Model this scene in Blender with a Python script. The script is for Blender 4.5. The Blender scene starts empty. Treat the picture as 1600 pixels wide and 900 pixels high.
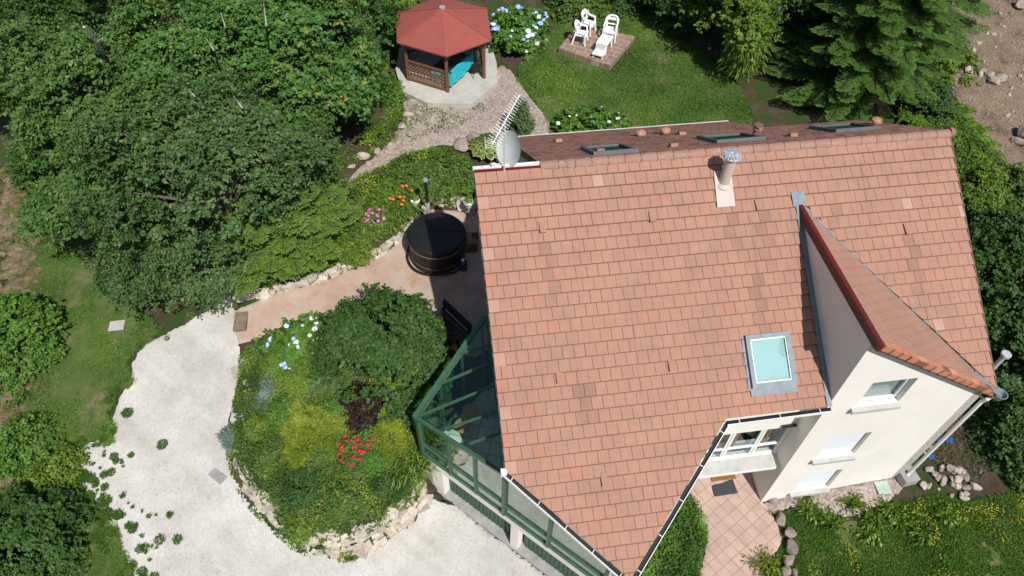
import bpy, bmesh, math, random
import numpy as np
from mathutils import Vector, Matrix
random.seed(7); rng = np.random.default_rng(7)
C = bpy.context.scene.collection
S = bpy.context.scene
R_ = math.radians

# ------------------------------------------------------------------ camera
FPX, TH, ROLL, CAMH = 1109.0, R_(39.94), R_(1.75), 20.74
_F = np.array([0, math.sin(TH), -math.cos(TH)]); _U = np.array([0, math.cos(TH), math.sin(TH)]); _R = np.array([1., 0, 0])
_c, _s = math.cos(ROLL), math.sin(ROLL)
_R, _U = _c*_R+_s*_U, -_s*_R+_c*_U
cd = bpy.data.cameras.new('camera'); cam = bpy.data.objects.new('camera', cd); C.objects.link(cam)
M = Matrix([[_R[i], _U[i], -_F[i], (0, 0, CAMH)[i]] for i in range(3)]+[[0, 0, 0, 1]])
cam.matrix_world = M
cd.sensor_width = 36; cd.lens = 36*FPX/1600; cd.clip_end = 3000; cd.clip_start = .1
S.camera = cam

# ------------------------------------------------------------------ light
SUN = np.array([.348, -.692, 1.0]); SUN = SUN/np.linalg.norm(SUN)
w = bpy.data.worlds.new('World'); S.world = w; w.use_nodes = True
nt = w.node_tree; nt.nodes.clear()
sky = nt.nodes.new('ShaderNodeTexSky'); sky.sky_type = 'NISHITA'; sky.sun_disc = False; sky.dust_density = 1.2; sky.ozone_density = .8
sky.sun_elevation = math.asin(SUN[2]); sky.sun_rotation = math.atan2(SUN[0], SUN[1])
bg = nt.nodes.new('ShaderNodeBackground'); bg.inputs[1].default_value = .085
wo = nt.nodes.new('ShaderNodeOutputWorld'); nt.links.new(sky.outputs[0], bg.inputs[0]); nt.links.new(bg.outputs[0], wo.inputs[0])
sl = bpy.data.lights.new('sun', 'SUN'); sl.energy = 4.9; sl.angle = R_(.53); sl.color = (1, .965, .92)
so = bpy.data.objects.new('sun', sl); C.objects.link(so)
so.rotation_euler = Vector(SUN.tolist()).to_track_quat('Z', 'Y').to_euler(); so.location = (10, -20, 40)
S.view_settings.view_transform = 'Standard'; S.view_settings.look = 'None'; S.view_settings.gamma = 1
S.view_settings.exposure = 0.0
S.cycles.max_bounces = 6; S.cycles.transparent_max_bounces = 12

# ------------------------------------------------------------------ picture -> place
def ray(px, py): return _R*(px-800)/FPX-_U*(py-450)/FPX+_F
def at(px, py, z=0.):
    d = ray(px, py); t = (z-CAMH)/d[2]; return np.array([0, 0, CAMH])+d*t
PSI = 0.16520808
cu = np.array([math.cos(PSI), math.sin(PSI), 0]); cv = np.array([math.sin(PSI), -math.cos(PSI), 0]); c0 = np.array([6.92514, 14.47404, 0])
def W(u, v, z): return c0+u*cu+v*cv+np.array([0, 0, z])
def UV(P): q = np.asarray(P)-c0; return q@cu, q@cv
def plane(px, py, a, b, c, k):      # point of the ray where a*u+b*v+c*z = k
    d = ray(px, py); o = np.array([0, 0, CAMH])-c0
    D = np.array([d@cu, d@cv, d[2]]); O = np.array([o@cu, o@cv, CAMH]); n = np.array([a, b, c])
    t = (k-O@n)/(D@n); return O+D*t

# ------------------------------------------------------------------ noise
def _h(ix, iy, s):
    n = (ix.astype(np.int64)*374761393+iy.astype(np.int64)*668265263+s*974711) & 0x7fffffff
    n = (n ^ (n >> 13))*1274126177 & 0x7fffffff
    return ((n ^ (n >> 16)) & 0xffff)/65535.
def vn(x, y, sc=1., s=0):
    x = np.asarray(x)*sc; y = np.asarray(y)*sc; ix = np.floor(x); iy = np.floor(y); fx = x-ix; fy = y-iy
    fx = fx*fx*(3-2*fx); fy = fy*fy*(3-2*fy)
    a = _h(ix, iy, s); b = _h(ix+1, iy, s); c = _h(ix, iy+1, s); d = _h(ix+1, iy+1, s)
    return (a*(1-fx)+b*fx)*(1-fy)+(c*(1-fx)+d*fx)*fy
def fbm(x, y, sc=1., s=0, o=3): return sum(vn(x, y, sc*2**i, s+i*17)*.5**i for i in range(o))/(2-.5**(o-1))

# ------------------------------------------------------------------ terrain height
CT = [(690,776,0),(803,856,0),(900,910,0),(600,880,.0),(450,880,-.05),(300,900,-.1),(180,890,-.05),(280,600,.6),(250,740,.25),(300,510,1.1),(365,520,1.35),
 (200,560,.8),(180,510,1.0),(520,450,1.9),(600,420,2.2),(690,420,2.4),(720,480,2.4),(700,540,2.35),(640,330,2.6),(740,330,2.5),(560,900,0),
 (520,300,2.8),(600,230,3.1),(700,190,3.12),(640,140,3.15),(780,140,3.2),(700,168,3.15),(735,80,3.2),(640,90,3.2),(850,190,3.3),(900,90,3.5),(1000,60,3.55),(1000,150,3.4),(1120,150,3.4),(1100,20,3.9),(800,0,4),(600,0,3.8),
 (1200,160,3.3),(1300,150,3.4),(1450,250,3.3),(1500,60,4.2),(1590,60,4.2),(1590,200,3.6),(1540,330,2.8),(1590,450,2.0),(1560,600,1.2),(1480,720,.7),(1405,745,.55),(1290,770,.25),
 (1188,784,.0),(1165,735,0),(1080,770,0),(1100,880,-.05),(1220,860,0),(1350,850,.25),(1580,880,.4),(1580,760,.7),
 (20,400,.9),(20,600,.4),(10,800,-.1),(100,400,1.1),(100,650,.5),(60,250,1.9),(250,350,2.0),(400,300,2.4),(330,150,3.2),(100,50,3.6),(450,60,3.6),(400,440,1.75),(820,560,2.3),(900,400,2.4),(1000,500,2.2),
 (1100,640,1.),(860,700,1.),(980,850,0),(1000,900,-.05),(650,660,1.6)]
_cp = np.array([at(a, b, z) for a, b, z in CT])
def _k(r): return np.where(r > 1e-9, r*r*np.log(r+1e-12), 0)
def _tps(P):
    n = len(P); r = np.hypot(P[:, None, 0]-P[None, :, 0], P[:, None, 1]-P[None, :, 1])
    A = np.zeros((n+3, n+3)); A[:n, :n] = _k(r)+np.eye(n)*1.2; A[:n, n] = 1; A[:n, n+1:] = P[:, :2]; A[n, :n] = 1; A[n+1:, :n] = P[:, :2].T
    return np.linalg.solve(A, np.concatenate([P[:, 2], [0, 0, 0]]))
_w = _tps(_cp)
def base_h(x, y):
    x = np.asarray(x, float); y = np.asarray(y, float); sh = x.shape; x = x.ravel(); y = y.ravel(); out = np.empty(len(x)); n = len(_cp)
    xc = np.clip(x, -30, 32); yc = np.clip(y, 3, 44)
    for i in range(0, len(x), 20000):
        a, b = xc[i:i+20000], yc[i:i+20000]
        out[i:i+20000] = _k(np.hypot(a[:, None]-_cp[:, 0], b[:, None]-_cp[:, 1]))@_w[:n]+_w[n]+_w[n+1]*a+_w[n+2]*b
    return out.reshape(sh)
def sdist(x, y, poly):              # + inside, - outside
    P = np.asarray(poly)[:, :2]; Q = np.roll(P, -1, 0); x = np.asarray(x, float).ravel(); y = np.asarray(y, float).ravel()
    D = np.full(len(x), 1e9); ins = np.zeros(len(x), bool)
    for (ax, ay), (bx, by) in zip(P, Q):
        dx, dy = bx-ax, by-ay; t = np.clip(((x-ax)*dx+(y-ay)*dy)/(dx*dx+dy*dy+1e-12), 0, 1)
        D = np.minimum(D, np.hypot(x-ax-t*dx, y-ay-t*dy))
        c = ((ay > y) != (by > y)); xi = ax+(y-ay)/(by-ay+1e-12)*dx; ins ^= c & (x < xi)
    return np.where(ins, D, -D)
def Gb(px, py, f):
    z = 1.0
    for _ in range(25):
        P = at(px, py, z); z = .5*z+.5*float(f(np.array([P[0]]), np.array([P[1]]))[0])
    return at(px, py, z)
def smooth(pts, n=2):
    P = np.asarray(pts, float)
    for _ in range(n):
        Q = np.roll(P, -1, 0); P = np.stack([.75*P+.25*Q, .25*P+.75*Q], 1).reshape(-1, P.shape[1])
    return P
def polyb(pts, sm=1): return smooth([Gb(a, b, base_h)[:2] for a, b in pts], sm)
# raised rockery bed beside the drive and the bank above the path
BED = polyb([(378,555),(374,600),(366,650),(362,700),(385,755),(420,800),(462,835),(520,856),(575,850),(625,815),(668,770),(664,700),(652,655),(690,600),(700,545),(640,545),(560,560),(505,500),(450,520),(415,540)])
BANK = polyb([(340,478),(420,462),(500,440),(570,412),(625,378),(650,350),(668,322),(740,335),(748,262),(690,240),(640,245),(590,275),(520,305),(440,330),(380,380),(340,420)])
def hz(x, y):
    x = np.asarray(x, float); y = np.asarray(y, float); sh = x.shape; xr, yr = x.ravel(), y.ravel()
    z = base_h(xr, yr)
    d = sdist(xr, yr, BED); amp = np.clip(.95-(yr-8.)*.085, .25, .95)
    t = np.clip(d/.45, 0, 1); z = z+amp*t*t*(3-2*t)+np.clip(d, 0, 2)*.08
    d = sdist(xr, yr, BANK); t = np.clip(d/.35, 0, 1); z = z+.42*t*t*(3-2*t)
    return z.reshape(sh)
_hz0 = hz
FOOT = np.array([W(u, v, 0)[:2] for u, v in ((-10.0, 3.5), (-5.45, 8.05), (-2.95, 5.55), (-2.95, 3.85), (0.03, 3.85), (.03, 5.38), (4.25, 5.38), (4.25, -3.1), (1.3, -5.3), (-6.1, -5.3), (-6.1, .1), (-7.65, .15), (-7.65, 1.2))])
_gx0, _gy0, _gs = -34., 0., .1; _nx, _ny = 710, 500
_X, _Y = np.meshgrid(_gx0+_gs*np.arange(_nx), _gy0+_gs*np.arange(_ny)); _HG = _hz0(_X, _Y)
_sd = sdist(_X, _Y, FOOT).reshape(_X.shape); _HG = np.where(_sd > .02, np.minimum(_HG, -.45), _HG)
_ff = np.minimum(np.abs(_sd), 1e9)
def hz(x, y):
    x = np.asarray(x, float); y = np.asarray(y, float); fx = np.clip((x-_gx0)/_gs, 0, _nx-1.001); fy = np.clip((y-_gy0)/_gs, 0, _ny-1.001); ix = fx.astype(int); iy = fy.astype(int); fx = fx-ix; fy = fy-iy
    return (_HG[iy, ix]*(1-fx)+_HG[iy, ix+1]*fx)*(1-fy)+(_HG[iy+1, ix]*(1-fx)+_HG[iy+1, ix+1]*fx)*fy
def G(px, py): return Gb(px, py, hz)
def polyg(pts, sm=1): return smooth([G(a, b)[:2] for a, b in pts], sm)
def gz(x, y): return float(hz(np.array([x]), np.array([y]))[0])

# ------------------------------------------------------------------ materials
def newmat(name):
    m = bpy.data.materials.new(name); m.use_nodes = True; n = m.node_tree; b = n.nodes['Principled BSDF']; return m, n, b
def N(n, t, **k):
    x = n.nodes.new(t)
    for a, v in k.items():
        if a.startswith('i_'): x.inputs[a[2:].replace('_', ' ')].default_value = v
        else: setattr(x, a, v)
    return x
def noise(n, scale, detail=4, rough=.6, vec=None):
    x = N(n, 'ShaderNodeTexNoise'); x.inputs['Scale'].default_value = scale; x.inputs['Detail'].default_value = detail; x.inputs['Roughness'].default_value = rough
    if vec is not None: n.links.new(vec, x.inputs['Vector'])
    return x.outputs['Fac']
def ramp(n, src, stops):
    r = N(n, 'ShaderNodeValToRGB'); e = r.color_ramp.elements
    while len(e) > 1: e.remove(e[-1])
    e[0].position = stops[0][0]; e[0].color = (*stops[0][1], 1)
    for p, c in stops[1:]:
        x = e.new(p); x.color = (*c, 1)
    n.links.new(src, r.inputs[0]); return r.outputs[0]
def mix(n, f, a, b, mode='MIX'):
    x = N(n, 'ShaderNodeMix', data_type='RGBA', blend_type=mode)
    for s, v in ((x.inputs[0], f), (x.inputs[6], a), (x.inputs[7], b)):
        if hasattr(v, 'links') or isinstance(v, bpy.types.NodeSocket): n.links.new(v, s)
        elif isinstance(v, (int, float)): s.default_value = v
        else: s.default_value = (*v, 1)
    return x.outputs[2]
def bump(n, b, src, st=.4, dist=.02):
    x = N(n, 'ShaderNodeBump'); x.inputs['Strength'].default_value = st; x.inputs['Distance'].default_value = dist
    n.links.new(src, x.inputs['Height']); n.links.new(x.outputs[0], b.inputs['Normal'])
def pos(n): return N(n, 'ShaderNodeNewGeometry').outputs['Position']
def plain(name, col, rough=.6, metal=0, var=.12, sc=6., bmp=.15):
    m, n, b = newmat(name); p = pos(n); f = noise(n, sc, 5, .65, p)
    c = ramp(n, f, [(.3, [v*(1-var) for v in col]), (.7, [min(1, v*(1+var)) for v in col])])
    n.links.new(c, b.inputs['Base Color']); b.inputs['Roughness'].default_value = rough; b.inputs['Metallic'].default_value = metal
    if bmp: bump(n, b, noise(n, sc*12, 3, .6, p), bmp, .006)
    return m
def leafmat(name, dark, lite, tip=None, trans=.28, rough=.5):
    m, n, b = newmat(name); a = N(n, 'ShaderNodeAttribute'); a.attribute_name = 'tint'
    st = [(0, dark), (.75, lite)]
    st.append((1, tip if tip else lite))
    c = ramp(n, a.outputs['Fac'], st); n.links.new(c, b.inputs['Base Color']); b.inputs['Roughness'].default_value = rough
    b.inputs['Specular IOR Level'].default_value = .26
    t = N(n, 'ShaderNodeBsdfTranslucent'); tc = mix(n, 1., c, (1.0, 1.15, .45), 'MULTIPLY'); n.links.new(tc, t.inputs[0])
    s = N(n, 'ShaderNodeMixShader'); s.inputs[0].default_value = trans; n.links.new(b.outputs[0], s.inputs[1]); n.links.new(t.outputs[0], s.inputs[2])
    n.links.new(s.outputs[0], n.nodes['Material Output'].inputs[0]); return m
def glassmat(name, tint, fac, rough=.03):
    m, n, b = newmat(name); t = N(n, 'ShaderNodeBsdfTransparent'); t.inputs[0].default_value = (*tint, 1)
    g = N(n, 'ShaderNodeBsdfGlossy'); g.inputs['Roughness'].default_value = rough; g.inputs[0].default_value = (.92, .97, .95, 1)
    s = N(n, 'ShaderNodeMixShader'); s.inputs[0].default_value = fac; n.links.new(t.outputs[0], s.inputs[1]); n.links.new(g.outputs[0], s.inputs[2])
    n.links.new(s.outputs[0], n.nodes['Material Output'].inputs[0]); return m
MT = {}
def tilemat(name, base, sp=0., dk=.97):
    m, n, b = newmat(name); p = pos(n); a = N(n, 'ShaderNodeAttribute'); a.attribute_name = 'tint'; lt = .70-sp
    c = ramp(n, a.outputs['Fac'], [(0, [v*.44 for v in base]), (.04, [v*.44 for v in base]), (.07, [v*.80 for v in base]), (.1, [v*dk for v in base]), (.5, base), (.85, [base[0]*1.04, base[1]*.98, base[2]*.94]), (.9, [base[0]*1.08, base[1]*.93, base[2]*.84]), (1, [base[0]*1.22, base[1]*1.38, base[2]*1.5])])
    st = ramp(n, noise(n, 1.1, 5, .7, p), [(.35, (.89, .89, .90)), (.6, (1.03, 1.02, 1.01))]); c = mix(n, 1., c, st, 'MULTIPLY')
    fs = ramp(n, noise(n, 40, 3, .7, p), [(.35, (.93, .92, .92)), (.65, (1.04, 1.04, 1.04))]); c = mix(n, 1., c, fs, 'MULTIPLY')
    mp = N(n, 'ShaderNodeMapping', vector_type='TEXTURE'); mp.inputs['Rotation'].default_value = (0, 0, PSI); mp.inputs['Scale'].default_value = (.16, 4.5, 4.5); n.links.new(p, mp.inputs[0])
    sk = ramp(n, noise(n, .9, 5, .6, mp.outputs[0]), [(.24, (.70, .68, .70)), (.36, (.97, .97, .98)), (.7, (1.04, 1.03, 1.01))]); c = mix(n, 1., c, sk, 'MULTIPLY')
    li = ramp(n, noise(n, 14, 6, .75, p), [(lt, (0, 0, 0)), (lt+.06, (1, 1, 1))]); c = mix(n, li, c, (.44, .37, .31))
    n.links.new(c, b.inputs['Base Color']); b.inputs['Roughness'].default_value = .85; bump(n, b, noise(n, 60, 3, .6, p), .25, .006); return m
MT['tile'] = tilemat('terracotta_tile', (.368, .202, .144))
MT['tile_old'] = tilemat('weathered_tile', (.31, .155, .112), 0., .45)
MT['tile_ridge'] = tilemat('lichened_ridge_tile', (.33, .19, .145), .12)
MT['tile_new'] = tilemat('orange_tile', (.46, .20, .12))
MT['wall'] = plain('cream_render', (.79, .75, .69), .9, 0, .055, .9, .5)
MT['white'] = plain('white_paint', (.80, .80, .78), .45, 0, .04, 5, .05)
MT['whitepvc'] = plain('white_plastic', (.86, .86, .86), .35, 0, .02, 5, 0)
MT['red'] = plain('dark_red_fascia', (.12, .012, .012), .5, 0, .10, 4, .1)
MT['green'] = plain('green_frame_paint', (.045, .105, .062), .4, 0, .15, 4, .08)
MT['greend'] = plain('green_garage_door', (.045, .105, .065), .5, 0, .15, 4, .08)
MT['zinc'] = plain('zinc_flashing', (.17, .205, .235), .55, 0., .25, 5, .2)
MT['zincd'] = plain('dark_grey_metal', (.085, .10, .11), .5, 0, .2, 5, .1)
MT['dark'] = plain('dark_gutter', (.015, .014, .015), .6, 0, .2, 6, .1)
MT['black'] = plain('black_cover', (.010, .010, .011), .55, 0, .3, 3, .3)
MT['stave'] = plain('black_wood_stave', (.018, .013, .011), .55, 0, .3, 8, .3)
MT['steel'] = plain('steel_band', (.45, .44, .42), .35, .9, .1, 8, .05)
MT['inter'] = plain('dark_interior', (.03, .032, .03), .9, 0, .3, 1, 0)
MT['conc'] = plain('pale_concrete', (.44, .43, .385), .9, 0, .16, 1.6, .3)
MT['concd'] = plain('grey_concrete', (.30, .30, .285), .9, 0, .22, 3, .3)
MT['gazroof'] = plain('red_roof_felt', (.29, .070, .054), .85, 0, .09, 2.2, .35)
MT['wood'] = plain('brown_stained_wood', (.15, .065, .035), .6, 0, .3, 9, .2)
MT['woodl'] = plain('light_lattice_wood', (.26, .15, .09), .7, 0, .25, 9, .2)
MT['turq'] = plain('turquoise_cloth', (.02, .42, .50), .8, 0, .22, 7, .5)
MT['buff'] = plain('buff_flue_paint', (.50, .42, .37), .6, 0, .06, 5, .1)
MT['bark'] = plain('grey_brown_bark', (.14, .11, .085), .9, 0, .35, 9, .6)
MT['dryb'] = plain('bleached_dead_wood', (.42, .38, .33), .9, 0, .2, 9, .3)
MT['barkd'] = plain('dark_bark', (.07, .05, .038), .9, 0, .35, 9, .6)
MT['stepm'] = plain('worn_brown_stone', (.20, .155, .115), .9, 0, .3, 5, .4)
MT['blue'] = plain('blue_plastic', (.03, .12, .40), .5, 0, .1, 5, .1)
MT['navy'] = plain('navy_metal', (.012, .02, .05), .4, 0, .1, 5, .1)
MT['orangew'] = plain('orange_pine', (.42, .20, .07), .5, 0, .2, 6, .1)
MT['shutter'] = plain('white_roller_shutter', (.72, .76, .80), .5, 0, .03, 3, .05)
MT['blind'] = plain('pale_turquoise_blind', (.58, .82, .82), .6, 0, .05, 2, .03)
MT['greyblind'] = plain('grey_blind', (.42, .45, .44), .6, 0, .05, 2, .03)
MT['sillm'] = plain('stained_stone_sill', (.43, .43, .40), .9, 0, .14, 4, .3)
MT['brownmat'] = plain('brown_coir', (.25, .12, .035), .95, 0, .3, 12, .6)
MT['greymat'] = plain('charcoal_rubber', (.045, .05, .055), .8, 0, .15, 10, .4)
MT['dish'] = plain('pale_grey_dish', (.55, .57, .55), .45, 0, .08, 3, .05)
MT['alu'] = plain('aluminium', (.62, .62, .60), .4, .3, .08, 9, .05)
MT['foil'] = plain('crumpled_foil', (.70, .74, .80), .3, .6, .3, 18, .9)
MT['plum'] = plain('pale_greenish_plate', (.36, .46, .38), .7, 0, .15, 4, .2)
MT['glass'] = glassmat('roof_glass', (.84, .93, .88), .045)
MT['glassf'] = glassmat('facade_glass', (.62, .72, .66), .38)
MT['glassw'] = glassmat('window_glass', (.85, .9, .9), .12)
# rock
def rockmat(name, a, b_, moss=None):
    m, n, b = newmat(name); p = pos(n); oi = N(n, 'ShaderNodeObjectInfo')
    c = ramp(n, noise(n, 3.5, 6, .7, p), [(.3, a), (.7, b_)])
    c = mix(n, 1., c, ramp(n, oi.outputs['Random'], [(0, (.75, .72, .70)), (.5, (1, .97, .93)), (1, (1.18, 1.16, 1.14))]), 'MULTIPLY')
    if moss: c = mix(n, ramp(n, noise(n, 2.2, 5, .7, p), [(.48, (0, 0, 0)), (.60, (1, 1, 1))]), c, moss)
    n.links.new(c, b.inputs['Base Color']); b.inputs['Roughness'].default_value = .9; bump(n, b, noise(n, 14, 6, .7, p), .6, .03); return m
MT['rock'] = rockmat('granite_rock', (.24, .20, .165), (.48, .43, .37))
MT['rockd'] = rockmat('dark_rock', (.13, .11, .10), (.30, .26, .23))
MT['rockm'] = rockmat('mossy_wet_rock', (.07, .055, .035), (.24, .19, .115), (.085, .08, .014))
# ground
def groundmat(name, kind):
    m, n, b = newmat(name); p = pos(n)
    if kind == 'soil':
        c = ramp(n, noise(n, 1.6, 8, .7, p), [(.3, (.045, .035, .022)), (.55, (.085, .065, .042)), (.75, (.14, .115, .08))])
        g = ramp(n, noise(n, .9, 6, .75, p), [(.46, (0, 0, 0)), (.56, (1, 1, 1))]); c = mix(n, g, c, (.035, .07, .014)); st, sc = 1., 18
    if kind == 'lawn':
        c = ramp(n, noise(n, 1.3, 8, .75, p), [(.25, (.045, .092, .016)), (.5, (.095, .145, .033)), (.72, (.15, .185, .055))])
        d = ramp(n, noise(n, .55, 7, .75, p), [(.50, (0, 0, 0)), (.62, (1, 1, 1))]); c = mix(n, d, c, (.24, .20, .11)); st, sc = 1., 30
    if kind == 'drive':
        c = ramp(n, noise(n, .8, 6, .65, p), [(.3, (.46, .445, .41)), (.6, (.575, .56, .525)), (.8, (.625, .61, .575))])
        v = N(n, 'ShaderNodeTexVoronoi'); v.inputs['Scale'].default_value = 26; n.links.new(p, v.inputs['Vector'])
        vc = ramp(n, v.outputs['Color'], [(0, (.74, .72, .70)), (.3, (.95, .94, .93)), (1, (1.06, 1.06, 1.06))]); c = mix(n, 1., c, vc, 'MULTIPLY')
        dk = ramp(n, noise(n, 5.5, 9, .85, p), [(.60, (0, 0, 0)), (.70, (1, 1, 1))]); c = mix(n, dk, c, (.33, .28, .21))
        mp = N(n, 'ShaderNodeMapping', vector_type='TEXTURE'); mp.inputs['Rotation'].default_value = (0, 0, R_(-38)); mp.inputs['Scale'].default_value = (5, .8, 1); n.links.new(p, mp.inputs[0])
        tr = ramp(n, noise(n, .8, 4, .6, mp.outputs[0]), [(.35, (.86, .85, .83)), (.55, (1, 1, 1)), (.7, (1.04, 1.04, 1.04))]); c = mix(n, 1., c, tr, 'MULTIPLY'); st, sc = .55, 60
    if kind == 'gravel':
        v = N(n, 'ShaderNodeTexVoronoi'); v.inputs['Scale'].default_value = 17; n.links.new(p, v.inputs['Vector'])
        c = ramp(n, v.outputs['Color'], [(0, (.22, .18, .155)), (.4, (.34, .285, .25)), (.75, (.43, .37, .33)), (1, (.58, .53, .48))])
        c = mix(n, 1., c, ramp(n, noise(n, 1.2, 6, .7, p), [(.3, (.78, .74, .70)), (.7, (1.08, 1.06, 1.04))]), 'MULTIPLY'); st, sc = .9, 17
    if kind == 'dirt':
        c = ramp(n, noise(n, .9, 9, .7, p), [(.34, (.13, .10, .078)), (.48, (.29, .215, .155)), (.68, (.40, .30, .215))])
        v = ramp(n, noise(n, 9, 6, .8, p), [(.3, (.7, .7, .7)), (.7, (1.12, 1.1, 1.08))]); c = mix(n, 1., c, v, 'MULTIPLY'); st, sc = 1., 9
    if kind == 'terr':
        c = ramp(n, noise(n, .9, 7, .7, p), [(.3, (.37, .24, .18)), (.5, (.44, .325, .26)), (.7, (.48, .38, .32))])
        r = ramp(n, noise(n, 2.3, 7, .75, p), [(.55, (0, 0, 0)), (.68, (.85, .85, .85))]); c = mix(n, r, c, (.41, .20, .125)); st, sc = .25, 20
    n.links.new(c, b.inputs['Base Color']); b.inputs['Roughness'].default_value = .95; b.inputs['Specular IOR Level'].default_value = .2
    bump(n, b, noise(n, sc, 6, .8, p), st, .12 if kind == 'dirt' else .05 if kind in ('soil', 'lawn') else .02); return m
for k in ('soil', 'lawn', 'drive', 'gravel', 'dirt', 'terr'): MT[k] = groundmat(k+'_ground', k)
def slabmat(name, cell, cols, rot=0., joint=(.5, .42, .36), w=.02, rnd=.0):
    m, n, b = newmat(name); p = pos(n); mp = N(n, 'ShaderNodeMapping'); mp.inputs['Rotation'].default_value = (0, 0, rot); n.links.new(p, mp.inputs[0])
    br = N(n, 'ShaderNodeTexBrick'); br.offset = rnd; br.inputs['Scale'].default_value = 1; br.inputs['Brick Width'].default_value = cell[0]; br.inputs['Row Height'].default_value = cell[1]
    br.inputs['Mortar Size'].default_value = w; br.inputs['Color1'].default_value = (*cols[0], 1); br.inputs['Color2'].default_value = (*cols[1], 1); br.inputs['Mortar'].default_value = (*joint, 1)
    n.links.new(mp.outputs[0], br.inputs[0]); c = mix(n, 1., br.outputs[0], ramp(n, noise(n, 2.5, 7, .7, p), [(.3, (.82, .80, .78)), (.7, (1.1, 1.1, 1.1))]), 'MULTIPLY')
    n.links.new(c, b.inputs['Base Color']); b.inputs['Roughness'].default_value = .85
    mm = N(n, 'ShaderNodeMath', operation='SUBTRACT'); mm.inputs[0].default_value = 1; n.links.new(br.outputs['Fac'], mm.inputs[1]); bump(n, b, mm.outputs[0], .6, .01); return m
MT['patio'] = slabmat('pink_patio_tile', (.325, .325), ((.50, .36, .30), (.46, .33, .275)), PSI+R_(42), (.30, .215, .175), .009, 0)
MT['ctile'] = slabmat('grey_interior_tile', (.42, .42), ((.62, .64, .60), (.55, .57, .54)), PSI, (.25, .27, .26), .012, 0)
MT['flag'] = slabmat('sandstone_flag', (.50, .34), ((.30, .19, .135), (.235, .165, .13)), R_(23), (.38, .32, .25), .022, .4)
# leaves
MT['oak'] = leafmat('oak_leaf', (0.048, 0.110, 0.024), (0.110, 0.210, 0.048), (0.219, 0.299, 0.085))
MT['oakb'] = leafmat('bluish_oak_leaf', (0.045, 0.095, 0.031), (0.106, 0.187, 0.059), (0.200, 0.276, 0.105))
MT['maple'] = leafmat('maple_leaf', (0.048, 0.118, 0.025), (0.106, 0.227, 0.048), (0.428, 0.309, 0.065))
MT['mapled'] = leafmat('dark_maple_leaf', (0.030, 0.081, 0.018), (0.067, 0.143, 0.030), (0.112, 0.203, 0.050))
MT['bright'] = leafmat('bright_leaf', (0.070, 0.133, 0.017), (0.170, 0.266, 0.033), (0.260, 0.343, 0.057))
MT['holly'] = leafmat('glossy_dark_leaf', (0.024, 0.066, 0.014), (0.056, 0.117, 0.024), (0.121, 0.188, 0.050), .12, .55)
MT['hydra'] = leafmat('hydrangea_leaf', (0.054, 0.131, 0.020), (0.123, 0.248, 0.036), (0.201, 0.330, 0.068))
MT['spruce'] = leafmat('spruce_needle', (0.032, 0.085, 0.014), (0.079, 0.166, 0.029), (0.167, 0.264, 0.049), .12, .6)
MT['yew'] = leafmat('light_conifer_needle', (0.057, 0.112, 0.018), (0.118, 0.200, 0.033), (0.193, 0.271, 0.054), .15, .6)
MT['fern'] = leafmat('fern_frond', (0.069, 0.152, 0.014), (0.147, 0.275, 0.028), (0.232, 0.358, 0.048), .35)
MT['gold'] = leafmat('golden_conifer_needle', (0.104, 0.159, 0.015), (0.209, 0.269, 0.028), (0.330, 0.367, 0.051), .2, .6)
MT['jun'] = leafmat('grey_green_juniper', (0.060, 0.112, 0.036), (0.121, 0.194, 0.072), (0.181, 0.252, 0.108), .12, .6)
MT['blueg'] = leafmat('blue_grey_leaf', (0.088, 0.150, 0.125), (0.175, 0.250, 0.213), (0.250, 0.325, 0.300), .15, .6)
MT['barb'] = leafmat('dark_purple_leaf', (.012, .008, .007), (.035, .016, .013), (.06, .025, .02), .1, .5)
MT['cover'] = leafmat('ground_cover_leaf', (0.062, 0.112, 0.016), (0.149, 0.239, 0.029), (0.281, 0.336, 0.041), .2)
MT['coverd'] = leafmat('dark_cover_leaf', (0.050, 0.097, 0.020), (0.113, 0.193, 0.032), (0.204, 0.263, 0.061), .2)
MT['grass'] = leafmat('grass_blade', (0.053, 0.127, 0.020), (0.120, 0.244, 0.032), (0.263, 0.367, 0.070), .25)
MT['hosta'] = leafmat('hosta_leaf', (.05, .11, .02), (.09, .17, .03), (.42, .45, .16), .2)
MT['lily'] = leafmat('strap_leaf', (0.074, 0.158, 0.015), (0.148, 0.251, 0.033), (0.251, 0.330, 0.066), .3)
MT['twig'] = plain('dry_brown_twig', (.16, .11, .07), .9, 0, .3, 9, .2)
for k, c in dict(pb=(.38, .52, .80), pw=(.80, .84, .86), pr=(.60, .012, .03), pp=(.62, .20, .42), po=(.75, .17, .03), py=(.60, .48, .03)).items():
    MT[k] = plain({'pb': 'blue_petal', 'pw': 'white_petal', 'pr': 'red_petal', 'pp': 'pink_petal', 'po': 'orange_petal', 'py': 'yellow_petal'}[k], c, .6, 0, .2, 30, 0)

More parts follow.
